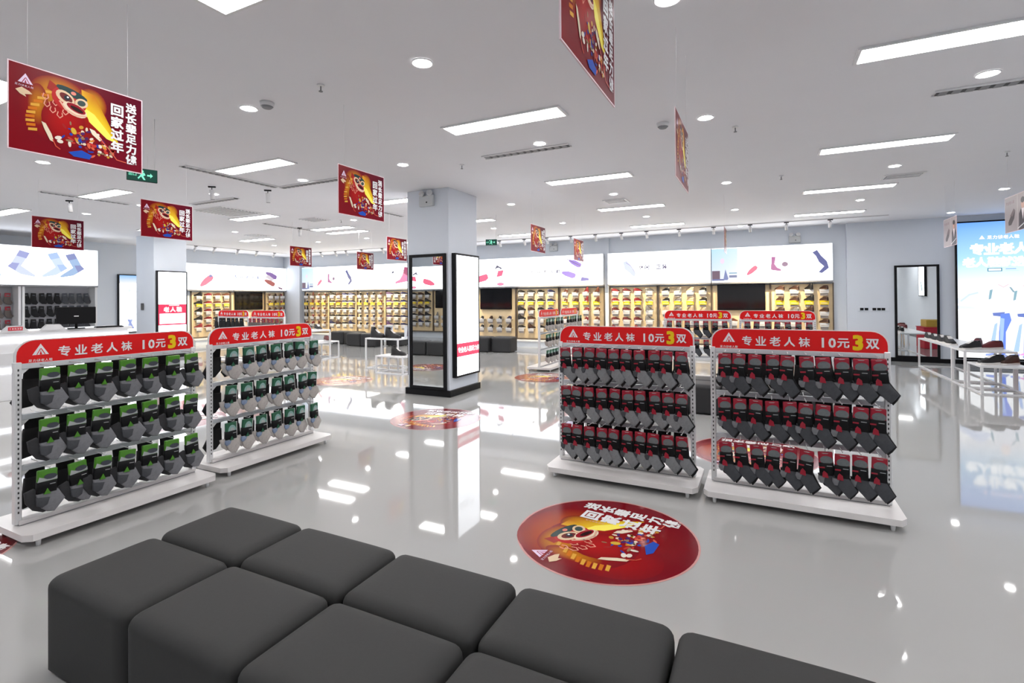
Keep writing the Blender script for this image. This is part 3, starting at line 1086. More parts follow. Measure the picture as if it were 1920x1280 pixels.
def cm(name, rgb, rough=.55):
    return mat('shoe_' + name, srgb(*rgb), rough, noise=.08, scale=30)


sole_w, sole_d, sole_t = cm('white_sole', (225, 222, 218)), cm('dark_sole', (30, 26, 24)), cm('tan_sole', (120, 90, 62))
UP = {'black': (22, 20, 22), 'dark brown': (62, 36, 26), 'brown': (105, 58, 38), 'maroon': (98, 30, 34), 'red': (128, 32, 38), 'navy': (36, 38, 78),
      'grey': (120, 116, 114), 'white': (222, 218, 214), 'purple': (74, 48, 92), 'beige': (190, 166, 140), 'green': (46, 66, 48)}
SHOES = {}
for nme, rgb in UP.items():
    for kd in ('low', 'high'):
        SHOES[(nme, kd)] = shoe_mesh(kd, cm(nme, rgb), sole_d if nme in ('brown', 'dark brown', 'black') and kd == 'high' else sole_w if nme != 'dark brown' else sole_t,
                                     cm('white', UP['white']) if nme in ('red', 'navy', 'black', 'purple') else cm(nme, rgb))

sh = MB()
sh.prism([(-.095, -.012), (.095, -.012), (.095, 0), (-.095, 0)], -.15, -.01, M_WHITE, 'y')
sh.box(-.08, .08, -.14, -.13, -.15, -.012, mat('smoky_acrylic', (.34, .30, .28), .25))
shelf_me = sh.mesh('shelf')


def card_mesh(m):
    mb = MB()
    mb.prism([(-.098, .006), (-.090, -.090), (.090, -.090), (.098, .006)], -.166, -.152, m, 'y')
    mb.box(-.07, .07, -.1675, -.166, -.065, -.045, mat('card_print', (.5, .45, .42) if m is M_CARDW else (.55, .36, .02), .5))
    return mb.mesh('price_card')


card_w, card_y = card_mesh(M_CARDW), card_mesh(M_CARDY)
panel_me = {}
ROWZ = [1.65, 1.38, 1.115, .845, .57]
SCH = [['maroon', 'brown', 'red', 'grey'], ['grey', 'white', 'beige', 'white'], ['black', 'red', 'brown', 'brown'], ['brown', 'dark brown', 'red', 'brown'],
       ['black', 'dark brown', 'black', 'navy'], ['purple', 'black', 'navy', 'black'], ['black', 'navy', 'purple', 'brown'], ['dark brown', 'grey', 'black', 'dark brown'], ['black', 'grey', 'beige', 'white'], ['maroon', 'maroon', 'red', 'grey']]


def shoe_unit(u, base, rz, w, where, scheme, cols=4, rows=5, panel_top=1.785, first_row=0, group='shoes on the wall displays', skip=()):
    """one back panel with its shelves (parts) and the shoes on them (things)"""
    t = thing('shoe_display', 'cream lit shoe display panel, ' + where, 'shoe display', base, rz, 'cream wall display panels')
    z0 = .26
    MB().box(-w / 2 + .02, w / 2 - .02, -.02, 0, z0, panel_top, M_CREAM).put('back_panel', t)
    for s in (-1, 1):
        MB().box(s * (w / 2 - .012) - .012, s * (w / 2 - .012) + .012, -.06, 0, z0, panel_top + .03, M_BRONZE).put('side_strip', t)
    MB().box(-w / 2, w / 2, -.12, 0, z0 - .03, z0, M_BRONZE).put('bottom_ledge', t)
    sp_ = (w - .10) / cols
    ca, sa = math.cos(rz), math.sin(rz)
    for c_ in range(cols):
        lx = -w / 2 + .05 + sp_ * (c_ + .5)
        for r_ in range(first_row, rows):
            if (c_, r_) in skip:
                continue
            z = ROWZ[r_]
            s = put('shelf', shelf_me, t, (lx, 0, z))
            put('price_card', card_y if r_ == 1 else card_w, s)
            cols_ = SCH[scheme]
            rnd = random.Random(u * 97 + c_ * 13 + r_ // 2)
            nme = cols_[c_] if rnd.random() < .7 else rnd.choice(cols_)
            kd = 'high' if rnd.random() < .25 else 'low'
            a = rz + R(random.Random(u + c_ * 7 + r_).uniform(38, 58)) * (-1 if u % 2 else 1) + (math.pi if u % 2 == 0 else 0)
            px, py = lx, -.09
            o = put('shoe', SHOES[(nme, kd)], None, (base[0] + px * ca - py * sa, base[1] + px * sa + py * ca, base[2] + z), a)
            tag(o, '%s shoe, %s column, %s row from top, %s' % (nme, ORD[c_], ORD[r_], where), 'shoe', group)
    return t


YB = 14.27
# right of the central column
shoe_unit(1, (.845, YB, 0), 0, 1.35, 'far right panel', 7, 4)
shoe_unit(3, (-1.885, YB, 0), 0, 1.36, 'panel left of the right television', 8, 4)
shoe_unit(4, (-3.27, YB, 0), 0, 1.36, 'fourth panel from right', 9, 4)
shoe_unit(5, (-4.77, YB, 0), 0, 1.38, 'fifth panel from right', 3, 4)
shoe_unit(6, (-6.20, YB, 0), 0, 1.42, 'panel right of the middle television', 4, 4)
# left of the central column
shoe_unit(8, (-11.40, YB, 0), 0, 1.37, 'back panel touching the column', 5, 4)
shoe_unit(9, (-12.77, YB, 0), 0, 1.37, 'second back panel left of the column', 6, 4)
shoe_unit(10, (-14.14, YB, 0), 0, 1.37, 'third back panel left of the column', 4, 4)
shoe_unit(11, (-15.51, YB, 0), 0, 1.35, 'back panel in the far corner', 2, 4)
# left wall
shoe_unit(12, (-17.19, 13.63, 0), R(90), .88, 'left wall panel by the corner', 3, 3)
shoe_unit(13, (-17.19, 11.08, 0), R(90), 1.40, 'left wall panel beside the pier', 2, 4)
# television units
shoe_unit(2, (-.52, YB, 0), 0, 1.38, 'below the right television', 0, 4, first_row=3)
shoe_unit(7, (-7.62, YB, 0), 0, 1.40, 'below the middle television', 4, 4, first_row=3)
shoe_unit(14, (-17.19, 12.48, 0), R(90), 1.38, 'below the left television', 1, 4, first_row=3)


def tv(x, y, z, rz, label, w=1.12, h=.66):
    t = thing('wall_television', label, 'television', (x, y, z), rz)
    MB().box(-w / 2, w / 2, -.10, -.04, -h / 2, h / 2, M_BLACKM, .006).put('casing', t)
    MB().box(-w / 2 + .012, w / 2 - .012, -.103, -.099, -h / 2 + .02, h / 2 - .012, M_TV).put('screen', t)
    MB().box(-.2, .2, -.04, -.02, -.15, .15, M_BLACKM).put('bracket', t)


tv(-.50, YB, 1.475, 0, 'large black wall television on the right')
tv(-7.62, YB, 1.475, 0, 'large black wall television just right of the central column')
tv(-17.19, 12.50, 1.475, R(90), 'large black wall television on the left wall')

# low white benches below the shoe walls
def bench(x0, x1, y0, y1, label, rz=0):
    t = thing('low_bench', label, 'bench', ((x0 + x1) / 2, (y0 + y1) / 2, 0))
    a, b = (x1 - x0) / 2, (y1 - y0) / 2
    MB().box(-a, a, -b, b, .17, .22, M_WHITE, .008).put('top', t)
    MB().box(-a + .03, a - .03, -b + .04, b, 0, .17, M_WALL).put('base', t)


bench(-16.1, -10.75, 13.80, 14.2, 'long low white bench under the back shoes left of the column')
bench(-8.3, 1.55, 13.95, 14.2, 'long low white bench under the back shoes right of the column')
bench(-17.15, -16.8, 10.3, 13.7, 'low white bench under the left shoe wall')

# shoe wall behind the viewer, seen in the column mirror
fascia(-11.3, -3.28, FZ, 2.9, FH, R(180), 'fascia lightbox with shoe art behind the viewer, seen in the column mirror', f_d)
shoe_unit(15, (-12.08, -3.29, 0), R(180), 1.37, 'panel seen in the column mirror', 4, 4, group='shoes seen in the mirror')
shoe_unit(16, (-10.7, -3.29, 0), R(180), 1.37, 'television panel seen in the column mirror', 0, 4, first_row=3, group='shoes seen in the mirror')
tv(-10.7, -3.29, 1.475, R(180), 'black television behind the viewer, seen in the column mirror')

# ------------------------------------------------------------------ sock packs
def fab(name, col):
    return mat('sock_' + name, col, .9, noise=.18, scale=70, bump=.25)


S_GREY, S_DGREY, S_CHAR, S_BLACK = fab('grey', (.20, .205, .215)), fab('dark_grey', (.055, .058, .066)), fab('charcoal', (.028, .028, .031)), fab('black', (.007, .007, .008))
S_LIGHT, S_BEIGE, S_BLUE, S_RED = fab('light_grey', (.17, .172, .185)), fab('beige_grey', (.40, .37, .35)), fab('blue_grey', (.20, .26, .38)), fab('crimson', (.25, .008, .035))
S_OLIVE = fab('mud', (.13, .11, .10))
K_RED, K_GREEN, K_DG = mat('card_crimson', (.30, .005, .022), .35), mat('card_green', (.06, .22, .012), .3), mat('card_darkgreen', (.015, .10, .05), .3)
K_PALE, K_AQUA, K_DARK, K_OVAL = mat('card_pale', (.36, .38, .38), .35), mat('card_aqua', (.22, .36, .34), .35), mat('card_dark', (.04, .045, .06), .4), mat('card_oval', (.13, .145, .15), .4, noise=.35, scale=35)
GLOSS = mat('sleeve_black', (.004, .004, .005), .5, spec=.2)


def ellpts(cx, cz, rx, rz_, n=12):
    return [(cx + rx * math.cos(6.2832 * k / n), cz + rz_ * math.sin(6.2832 * k / n)) for k in range(n)]


def tri_mesh(m, w, h, z):
    return MB().prism([(-w / 2, z), (w / 2, z), (0, z + h)], -.0245, -.015, m, 'y').mesh('emblem')


def make_pack(v):
    """parts of one pack hanging from (0,0,0), front towards -y: list of (name, mesh)"""
    parts = []
    if v in ('red', 'dark red'):
        wd = .044
        c = MB().box(-wd, wd, -.016, .006, -.078, -.002, K_RED, .006, 2)
        c.prism([(x, max(-.077, z)) for x, z in ellpts(.004, -.058, .039, .030)], -.0185, -.016, K_OVAL, 'y')
        c.prism([(-.02, -.01), (.02, -.01), (.012, -.014), (-.012, -.014)], -.0175, -.016, K_PALE, 'y')
        parts.append(('header_card', c.mesh('header_card')))
        s = MB().puff([(-wd * 1.02, -.075), (wd * 1.02, -.075), (wd * 1.06, -.165), (-wd * 1.06, -.165)], -.002, .036, GLOSS, .88)
        s.box(.002, .034, -.0215, -.0185, -.098, -.094, K_PALE)
        s.box(-wd, -.01, -.0205, -.0185, -.112, -.102, K_RED)
        parts.append(('sleeve', s.mesh('sleeve')))
        parts.append(('emblem', MB().prism([(-.030, -.172), (.006, -.176), (.002, -.145), (-.018, -.128), (-.028, -.145)], -.024, -.015, K_RED, 'y').mesh('emblem')))
        foot = [(-.050, -.150), (-.03, -.145), (.032, -.146), (.062, -.196), (.092, -.240), (.068, -.270), (.042, -.298), (.010, -.262), (-.018, -.232), (-.040, -.195)]
        fc, hc = (S_GREY, S_DGREY) if v == 'red' else (S_DGREY, S_LIGHT)
        parts.append(('sock', MB().puff(foot, -.004, .026, fc, .86).mesh('sock')))
        parts.append(('heel', MB().puff([(-.056, -.166), (-.014, -.170), (-.026, -.215), (-.045, -.214), (-.058, -.19)], -.010, .022, hc, .85).mesh('heel')))
        b = [(x * .94 + (.016 if x > 0 else -.010), z - .006 if z > -.27 else z - .012) for x, z in foot]
        parts.append(('sock', MB().puff(b, .016, .02, S_BLACK, .93).mesh('sock')))
    elif v in ('green', 'sage'):
        wd = .051 if v == 'green' else .050
        kc = K_GREEN if v == 'green' else K_DG
        c = MB().box(-wd, wd, -.016, .006, -.078, -.002, kc, .006, 2)
        if v == 'green':
            c.prism([(-wd * .97, -.076), (wd * .97, -.072), (wd * .97, -.050), (wd * .3, -.066), (-wd * .2, -.058), (-wd * .8, -.044)], -.0178, -.016, K_PALE, 'y')
            c.prism(ellpts(.014, -.048, .033, .017), -.0192, -.0178, K_DARK, 'y')
        else:
            c.prism([(-wd * .62, -.076)] + [(wd * .12 + wd * .72 * math.cos(a), -.074 + .050 * math.sin(a)) for a in [math.pi - k * math.pi / 10 for k in range(11)]], -.0182, -.016, K_AQUA, 'y')
            c.prism([(-wd * .3, -.074), (wd * .55, -.074), (wd * .45, -.050), (-wd * .1, -.046)], -.0192, -.0182, K_PALE, 'y')
            c.box(wd, wd + .010, -.004, .0, -.15, -.005, M_CARDW)
        parts.append(('header_card', c.mesh('header_card')))
        s = MB().puff([(-wd, -.075), (wd, -.075), (wd * 1.02, -.150), (-wd * 1.02, -.150)], -.002, .036, GLOSS, .88)
        s.box(.012, .040, -.0215, -.0185, -.098, -.094, K_PALE)
        parts.append(('sleeve', s.mesh('sleeve')))
        parts.append(('emblem', tri_mesh(K_GREEN if v == 'green' else K_DG, .036, .036, -.155)))
        foot = [(-.052, -.148), (.0, -.146), (.060, -.138), (.078, -.172), (.098, -.208), (.072, -.244), (.044, -.280), (.008, -.272), (-.022, -.244), (-.040, -.205)]
        fc, hc, bc = (S_LIGHT, S_DGREY, S_CHAR) if v == 'green' else (S_BEIGE, S_BLUE, S_BEIGE)
        parts.append(('sock', MB().puff(foot, -.004, .026, fc, .86).mesh('sock')))
        hq = [(-.052, -.168), (.018, -.178), (.006, -.224), (-.022, -.240), (-.050, -.222)] if v == 'green' else [(-.052, -.150), (.0, -.156), (-.01, -.185), (-.04, -.20), (-.056, -.18)]
        parts.append(('heel', MB().puff(hq, -.010, .022, hc, .85).mesh('heel')))
        b = [(-.108, -.128), (-.06, -.112), (-.01, -.15), (.02, -.22), (.044, -.268), (-.008, -.276), (-.060, -.250), (-.098, -.196)] if v == 'green' else \
            [(-.09, -.14), (-.04, -.135), (.0, -.17), (.01, -.23), (-.03, -.245), (-.07, -.21)]
        parts.append(('sock', MB().puff(b, .010, .026, bc, .88).mesh('sock')))
    else:   # plain wall packs: 'black', 'grey', 'wine'
        big = 1.2
        col = {'black': S_BLACK, 'grey': S_DGREY, 'wine': S_OLIVE}[v]
        c = MB().box(-.052, .052, -.014, .004, -.10, -.004, GLOSS if v == 'black' else K_DARK if v == 'grey' else K_RED, .006)
        c.box(-.02, .03, -.0155, -.014, -.075, -.045, K_DARK if v == 'black' else K_OVAL)
        parts.append(('header_card', c.mesh('header_card')))
        parts.append(('sock', MB().puff([(-.055, -.09), (.058, -.09), (.066, -.17), (.105, -.245), (.070, -.290), (-.01, -.275), (-.065, -.21)], -.003, .036, col, .84).mesh('sock')))
    return parts


PACK = {v: make_pack(v) for v in ('red', 'dark red', 'green', 'sage', 'black', 'grey', 'wine')}
PACKNAME = {'red': 'crimson-carded grey sock pack', 'dark red': 'crimson-carded charcoal sock pack', 'green': 'green-carded grey sock pack',
            'sage': 'dark-green-carded beige sock pack', 'black': 'black sock pack', 'grey': 'dark grey sock pack', 'wine': 'red-carded brownish sock pack'}


def hang_pack(v, x, y, z, rz, label, group, light=False):
    t = thing('sock_pack', label, 'socks', (x, y, z), rz, group)
    for n_, me in PACK[v]:
        if light and n_ in ('emblem', 'heel'):
            continue
        put(n_, me, t)
    t.rotation_euler = (0, R(_tilt.uniform(-5, 5)), rz)
    return t


_tilt = random.Random(11)
# ------------------------------------------------------------------ sock racks
RW = 1.10
HZ0, HZ1 = 1.095, 1.25


def header_print():
    P = Print()
    h = HZ1 - HZ0
    cx = RW / 2
    logo_full(P, -cx + .115, .088, .045, (.85, .82, .85), RED)
    P.text('足力健老人鞋', -cx + .062, .025, .018, (.85, .75, .75), step=.021, bold=.02)
    P.text('专业老人袜', -cx + .240, .074, .069, (.86, .84, .86), step=.0935, bold=.020)
    P.text('10', -cx + .728, .074, .066, (.86, .84, .86), step=.056, bold=.024)
    P.text('元', -cx + .850, .074, .070, (.86, .84, .86), bold=.022)
    P.text('3', -cx + .935, .080, .098, (.90, .62, .02), bold=.04)
    P.text('双', -cx + 1.018, .074, .074, (.86, .84, .86), bold=.022)
    return P.mesh('header_lettering', M_PRINT)


def rounded_top(w, h, r, n=6):
    pts = [(-w / 2, 0), (w / 2, 0), (w / 2, h - r)]
    for k in range(1, n + 1):
        a = k * math.pi / 2 / n
        pts.append((w / 2 - r + r * math.cos(a), h - r + r * math.sin(a)))
    for k in range(n + 1):
        a = math.pi / 2 + k * math.pi / 2 / n
        pts.append((-w / 2 + r + r * math.cos(a), h - r + r * math.sin(a)))
    return pts


hp = header_print()
hh = HZ1 - HZ0
hb = MB().prism(rounded_top(RW + .03, hh + .012, .10), .0, .012, M_WHITE, 'y')
hb = hb.mesh('header_rim')
hr = MB().prism([(u, v + .006) for u, v in rounded_top(RW + .008, hh - .004, .094)], -.004, .016, M_REDP, 'y').mesh('header_board')
post = MB().box(-.018, .018, -.022, .022, .09, HZ0 + .02, M_WHITE, .004)
for k in range(30):
    z = .16 + k * .031
    post.box(-.004, .004, -.0228, -.0215, z, z + .014, M_SLOT)
    post.box(-.004, .004, .0215, .0228, z, z + .014, M_SLOT)
post = post.mesh('post')
bar = MB().box(-RW / 2 + .018, RW / 2 - .018, -.015, .015, -.015, .02, M_RAIL, .003)
for s in (-1, 1):
    bar.prism([(s * (RW / 2 - .018), -.015), (s * (RW / 2 - .018), -.055), (s * (RW / 2 - .058), -.015)], -.008, .008, M_WHITE, 'y')
bar = bar.mesh('crossbar')
DK = .27
dk = MB().prism([(-RW / 2 - .055, -DK + .05), (-RW / 2 - .02, -DK), (RW / 2 + .02, -DK), (RW / 2 + .055, -DK + .05), (RW / 2 + .055, DK - .05), (RW / 2 + .02, DK),
                 (-RW / 2 - .02, DK), (-RW / 2 - .055, DK - .05)], .045, .085, M_DECK, 'z').mesh('base_deck')
kp = MB().box(-RW / 2, RW / 2, -.035, .035, .085, .115, M_DECK, .003).box(-RW / 2, RW / 2, -.037, .037, .0855, .090, M_GREYV).mesh('base_rail')
ft = MB().cyl(0, 0, 0, .045, .012, M_WHITE, 10, .015).mesh('foot')
hk = MB().tube([(0, -.01, .006), (0, -.16, .006), (0, -.175, .016)], .003, M_WHITE, 5).mesh('hook')
HOOKZ = [1.085, .76, .435]


def rack(cx, cy, rz, label, v, n, phrase, group, rows=3, rear=(), light=False, rearv=None, jitter=1.0, hooks=True):
    t = thing('sock_rack', label, 'display rack', (cx, cy, 0), rz, 'white wire sock racks with red headers')
    put('header_rim', hb, t, (0, -.006, HZ0 - .006))
    b = put('header_board', hr, t, (0, -.006, HZ0 - .002))
    put('header_lettering', hp, b, (0, -.0045, 0))
    put('header_lettering', hp, b, (0, .0165, 0), math.pi)
    for s in (-1, 1):
        put('post', post, t, (s * RW / 2, 0, 0))
    for z in HOOKZ:
        put('crossbar', bar, t, (0, 0, z))
    put('base_deck', dk, t)
    put('base_rail', kp, t)
    for sx in (-1, 1):
        for sy in (-1, 1):
            put('foot', ft, t, (sx * (RW / 2 - .02), sy * (DK - .04), 0))
    ca, sa = math.cos(rz), math.sin(rz)
    rnd = random.Random(int(abs(cx) * 100 + cy * 10))
    for r_ in range(rows):
        for k in range(n):
            lx = -RW / 2 + .035 + (RW - .05) * (k + .5) / n + rnd.uniform(-.006, .006) * jitter
            ly = -.13 + rnd.uniform(-.015, .015)
            z = HOOKZ[r_] - .006
            if hooks:
                put('hook', hk, t, (lx, 0, HOOKZ[r_]))
            hang_pack(v, cx + lx * ca - ly * sa, cy + lx * sa + ly * ca, z, rz + R(rnd.uniform(-9, 9)),
                      '%s, %s from left, %s row, %s' % (PACKNAME[v], ORD[k], ['top', 'middle', 'bottom'][r_], phrase), group, light)
    for r_ in rear:
        m = max(6, n - 2)
        for k in range(m):
            lx = -RW / 2 + .05 + (RW - .10) * (k + .5) / m
            ly = .12
            if hooks:
                put('hook', hk, t, (lx, 0, HOOKZ[r_]), math.pi)
            hang_pack(rearv or v, cx + lx * ca - ly * sa, cy + lx * sa + ly * ca, HOOKZ[r_] - .006, rz + math.pi,
                      '%s on the rear side of the %s' % (PACKNAME[rearv or v], phrase), group + ', rear side', True)
    return t


rack(-4.25, 2.03, R(90), 'nearest left sock rack with bright green cards and red header', 'green', 7, 'nearest left rack', 'green-carded socks on the nearest left rack', rear=(0, 1, 2), rearv='black')
rack(-4.33, 3.33, R(90), 'second left sock rack with dark green cards and beige socks', 'sage', 7, 'second left rack', 'beige socks on the second left rack', rear=(0, 1, 2), rearv='black')
rack(-1.05, 4.20, 0, 'right-hand pair of racks, left one, crimson cards and grey socks', 'red', 10, 'left one of right pair', 'grey socks on the left rack of the right pair', rear=(0, 1, 2), rearv='black')
rack(.20, 4.20, 0, 'rightmost near sock rack with crimson cards and charcoal socks', 'dark red', 10, 'rightmost near rack', 'charcoal socks on the rightmost near rack', rear=(0, 1), rearv='black')
rack(-1.05, 9.50, 0, 'distant sock rack with red header behind the right pair, left one', 'dark red', 7, 'distant rack, left one', 'socks on the distant left rack', rows=2, light=True, hooks=False)
rack(.20, 9.50, 0, 'distant sock rack with red header behind the right pair, right one', 'dark red', 7, 'distant rack, right one', 'socks on the distant right rack', rows=1, light=True, hooks=False)
rack(-4.10, 10.05, R(90), 'far sock rack with green cards right of the column, nearer one', 'sage', 6, 'far green rack, nearer one', 'socks on the nearer far green rack', light=True, hooks=False)
rack(-4.10, 11.30, R(90), 'far sock rack with green cards right of the column, farther one', 'sage', 6, 'far green rack, farther one', 'socks on the farther far green rack', light=True, hooks=False, rows=2)
rack(-11.53, 8.0, 0, 'far sock rack before the left television, left one', 'black', 7, 'far left rack by television', 'socks on the far left rack', light=True, hooks=False, rows=1)
rack(-10.30, 8.0, 0, 'far sock rack before the left television, right one', 'wine', 7, 'far rack by television, right one', 'socks on the far left rack, right one', light=True, hooks=False, rows=1)

# ------------------------------------------------------------------ white sock wall at far left
def sock_unit(y0, y1, kinds, where, n):
    yc, wd = (y0 + y1) / 2, y1 - y0
    t = thing('sock_wall_unit', 'white wall unit with hanging socks, ' + where, 'shelving', (-17.2, yc, 0), R(90), 'white sock wall units')
    MB().box(-wd / 2, wd / 2, -.85, 0, .0, .72, M_WHITE, .005).put('base_cabinet', t)
    MB().box(-wd / 2, wd / 2, -.82, -.80, .72, 1.9, mat('pegboard', (.42, .42, .45), .6, noise=.05)).put('back_panel', t)
    for s in (-1, 1):
        MB().box(s * (wd / 2 - .015) - .025, s * (wd / 2 - .015) + .025, -1.15, 0, 0, 1.9, M_WHITE).put('side_panel', t)
    for r_ in range(3):
        for k in range(n):
            ly = -wd / 2 + .06 + (wd - .12) * (k + .5) / n
            z = (1.72, 1.395, 1.07)[r_]
            v = kinds(k, r_)
            hang_pack(v, -16.30, yc + ly, z, R(90) + R(random.uniform(-6, 6)),
                      '%s, %s from left, %s row, %s' % (PACKNAME[v], ORD[k], ['top', 'middle', 'bottom'][r_], where), 'socks on the white sock wall')


sock_unit(5.70, 7.22, lambda k, r_: 'black' if k < 5 else 'grey', 'wall unit by the monitor', 9)
sock_unit(4.10, 5.66, lambda k, r_: 'wine', 'wall unit at the left edge', 8)


def f_sock(P, w, h):
    for (x, c1_, c2_, fl) in ((.02, (.42, .45, .78), (.75, .82, 1.1), -1), (.62, (.50, .66, .98), (.72, .85, 1.1), 1), (.98, (.30, .34, .62), (.42, .58, .85), 1), (-.6, (.42, .5, .8), (.7, .8, 1.1), -1),
                              (-1.1, (.25, .28, .4), (.5, .55, .7), 1)):
        k = -1 if fl > 0 else 1
        X = lambda u: x - k * u
        P.poly([(X(-.13), .78), (X(.06), .84), (X(.22), .50), (X(.28), .44), (X(.04), .26), (X(-.22), .20), (X(-.24), .24), (X(.03), .46)], c2_)
        P.poly([(X(-.13), .78), (X(.06), .84), (X(.12), .70), (X(-.07), .64)], c1_)
        P.poly([(X(.06), .52), (X(.20), .53), (X(.28), .44), (X(.14), .34)], c1_)


fascia(-16.16, 5.66, 1.91, 3.12, .95, R(90), 'long white lightbox with blue-grey socks over the sock wall', f_sock)

# ------------------------------------------------------------------ cash counter
t = thing('cash_counter', 'long white cash counter with glowing strips behind the left rack', 'counter', (-10.25, 3.2, 0), R(90))
MB().box(-1.9, 1.9, .03, .6, 0, 1.0, M_WHITE, .005).put('body', t)
MB().box(-1.95, 1.95, -.02, .62, 1.0, 1.05, M_WHITE, .008).put('worktop', t)
for z in (.88, .42):
    MB().box(-1.9, 1.9, .012, .03, z, z + .06, M_STRIP).put('light_strip', t)
MB().box(-1.9, 1.9, .0, .03, .55, .72, M_CARDW).put('front_rib', t)
t = thing('cash_monitor', 'black monitor seen from behind on the white cash counter', 'monitor', (-10.2, 4.30, 1.05), R(70))
MB().box(-.25, .25, -.02, .02, .08, .36, M_BLACKM, .008).put('screen_housing', t)
MB().tube([(0, .02, .0), (0, .02, .15)], .02, M_BLACK).put('stand', t)
MB().box(-.11, .11, -.06, .10, 0, .012, M_BLACK).put('foot_plate', t)
MB().box(-.03, .03, -.024, -.019, .20, .215, M_WHITE).put('badge', t)
t = thing('keyboard', 'black keyboard at the end of the cash counter', 'keyboard', (-10.1, 4.72, 1.05), R(80))
MB().box(-.19, .19, -.07, .07, 0, .02, M_BLACK, .004).put('tray', t)
kb = MB()
for i in range(12):
    for j in range(4):
        kb.box(-.18 + i * .030, -.155 + i * .030, -.06 + j * .03, -.036 + j * .03, .02, .026, M_BLACKM)
kb.put('keys', t)
for (y, lab, red) in ((3.52, 'tent-shaped price sign with red lettering on the cash counter', True), (3.98, 'blank white tent card beside it on the cash counter', False)):
    t = thing('tent_card', lab, 'sign', (-10.18, y, 1.05), R(90))
    MB().prism([(-.16, 0), (.16, 0), (.08, .09), (-.08, .09)], -.03, -.024, M_CARDW, 'y').put('front_leaf', t)
    MB().prism([(-.16, 0), (.16, 0), (.08, .09), (-.08, .09)], .024, .03, M_CARDW, 'y').put('rear_leaf', t)
    MB().box(-.08, .08, -.03, .03, .085, .09, M_CARDW).put('fold', t)
    if red:
        P = Print()
        P.rect(-.085, .015, .085, .07, (.6, .05, .07))
        P.text('10元3双', -.06, .042, .026, W_, step=.03)
        put('lettering', P.mesh('lettering', M_PRINT), t, (0, -.031, 0))

# ------------------------------------------------------------------ ottomans
M_OTTB = mat('black_leatherette', (.022, .022, .024), .5, noise=.06, scale=90)


def ottoman_mesh(w, d, h, r=.038, crown=.012, m=None):
    """rounded box with a slightly crowned seat"""
    bm = bmesh.new()
    bmesh.ops.create_cube(bm, size=2)
    bmesh.ops.subdivide_edges(bm, edges=bm.edges[:], cuts=13, use_grid_fill=True)
    a, b, c_ = w / 2, d / 2, h / 2
    for v in bm.verts:
        # crowd the grid towards the edges so that the rounding is smooth
        q = Vector([math.copysign(abs(t) ** .45, t) if abs(t) > 1e-6 else 0 for t in v.co])
        p = Vector((q.x * a, q.y * b, q.z * c_))
        rz_ = r if p.z > 0 else .012
        rv = r * 1.25
        inner = Vector((max(-a + rv, min(a - rv, p.x)), max(-b + rv, min(b - rv, p.y)), max(-c_ + rz_, min(c_ - rz_, p.z))))
        dv = p - inner
        n_ = Vector((dv.x / rv, dv.y / rv, dv.z / rz_))
        if n_.length > 1e-6:
            n_.normalize()
            p = inner + Vector((n_.x * rv, n_.y * rv, n_.z * rz_))
        if p.z > c_ * .5:
            k = (p.z - c_ * .5) / (c_ * .5)
            p.z += crown * k * max(0, 1 - (p.x / a) ** 4) * max(0, 1 - (p.y / b) ** 4)
        v.co = p + Vector((0, 0, c_))
    for f in bm.faces:
        f.smooth = True
    me = bpy.data.meshes.new('cushion')
    bm.to_mesh(me)
    bm.free()
    me.materials.append(m or M_OTTO)
    return me


XS = [-2.63, -2.05, -1.46, -.865, -.27, .33]
OW, OD, OH = .585, .395, .37
om = ottoman_mesh(OW, OD, OH)
base_m = MB()
for sx in (-1, 1):
    for sy in (-1, 1):
        base_m.cyl(sx * (OW / 2 - .07), sy * (OD / 2 - .07), 0, .02, .02, M_BLACK, 10)
base_m = base_m.mesh('glides')


def ottoman(x, y, label, group, me=None, sc_=(1, 1, 1)):
    t = thing('ottoman', label, 'ottoman', (x, y, 0), 0, group)
    c = put('cushion', me or om, t, (0, 0, .012))
    c.scale = sc_
    g = put('glides', base_m, t)
    g.scale = (sc_[0], sc_[1], 1)
    return t


for k in range(5):
    xc = (XS[k] + XS[k + 1]) / 2
    ww = (XS[k + 1] - XS[k] - .012) / OW
    ottoman(xc, 1.615, 'dark grey cube ottoman, %s from left in the far row of the nearest block' % ORD[k], 'nearest block of ottomans', sc_=(ww, .97, 1))
    ottoman(xc, 1.205, 'dark grey cube ottoman, %s from left in the front row of the nearest block' % ORD[k], 'nearest block of ottomans', sc_=(ww, 1.07, 1))
om2 = ottoman_mesh(.59, .39, .36, m=M_OTTB)
for k in range(5):
    for j in range(2):
        ottoman(-1.98 + k * .60, 7.02 + j * .40, 'dark ottoman, %s from left in the %s row behind the right sock racks' % (ORD[k], ['front', 'rear'][j]), 'ottomans behind the right sock racks', om2)
for k, x in enumerate((-11.75, -11.15)):
    ottoman(x, 12.45, 'black ottoman in front of the far white bench, %s from left' % ORD[k], 'far ottomans left of the column', om2, (1, 1.2, 1.1))
for k, x in enumerate((-12.35, -12.95, -10.55)):
    ottoman(x, 12.95, 'black ottoman in the far row before the back shoes, %s' % ['third from left', 'second from left, leftmost visible', 'right end'][k], 'far ottomans left of the column', om2, (1, 1.2, 1.1))
for k, x in enumerate((-7.75, -7.13, -6.50)):
    ottoman(x, 12.35 + .12 * k, 'black ottoman right of the column before the television, %s from left' % ORD[k], 'far ottomans right of the column', om2, (1.04, 1.2, 1.12))
for k in range(3):
    ottoman(-8.9 + k * .61, 1.75, 'dark ottoman seen only in the column mirror, %s from right' % ORD[k], 'ottomans seen in the column mirror', om2)


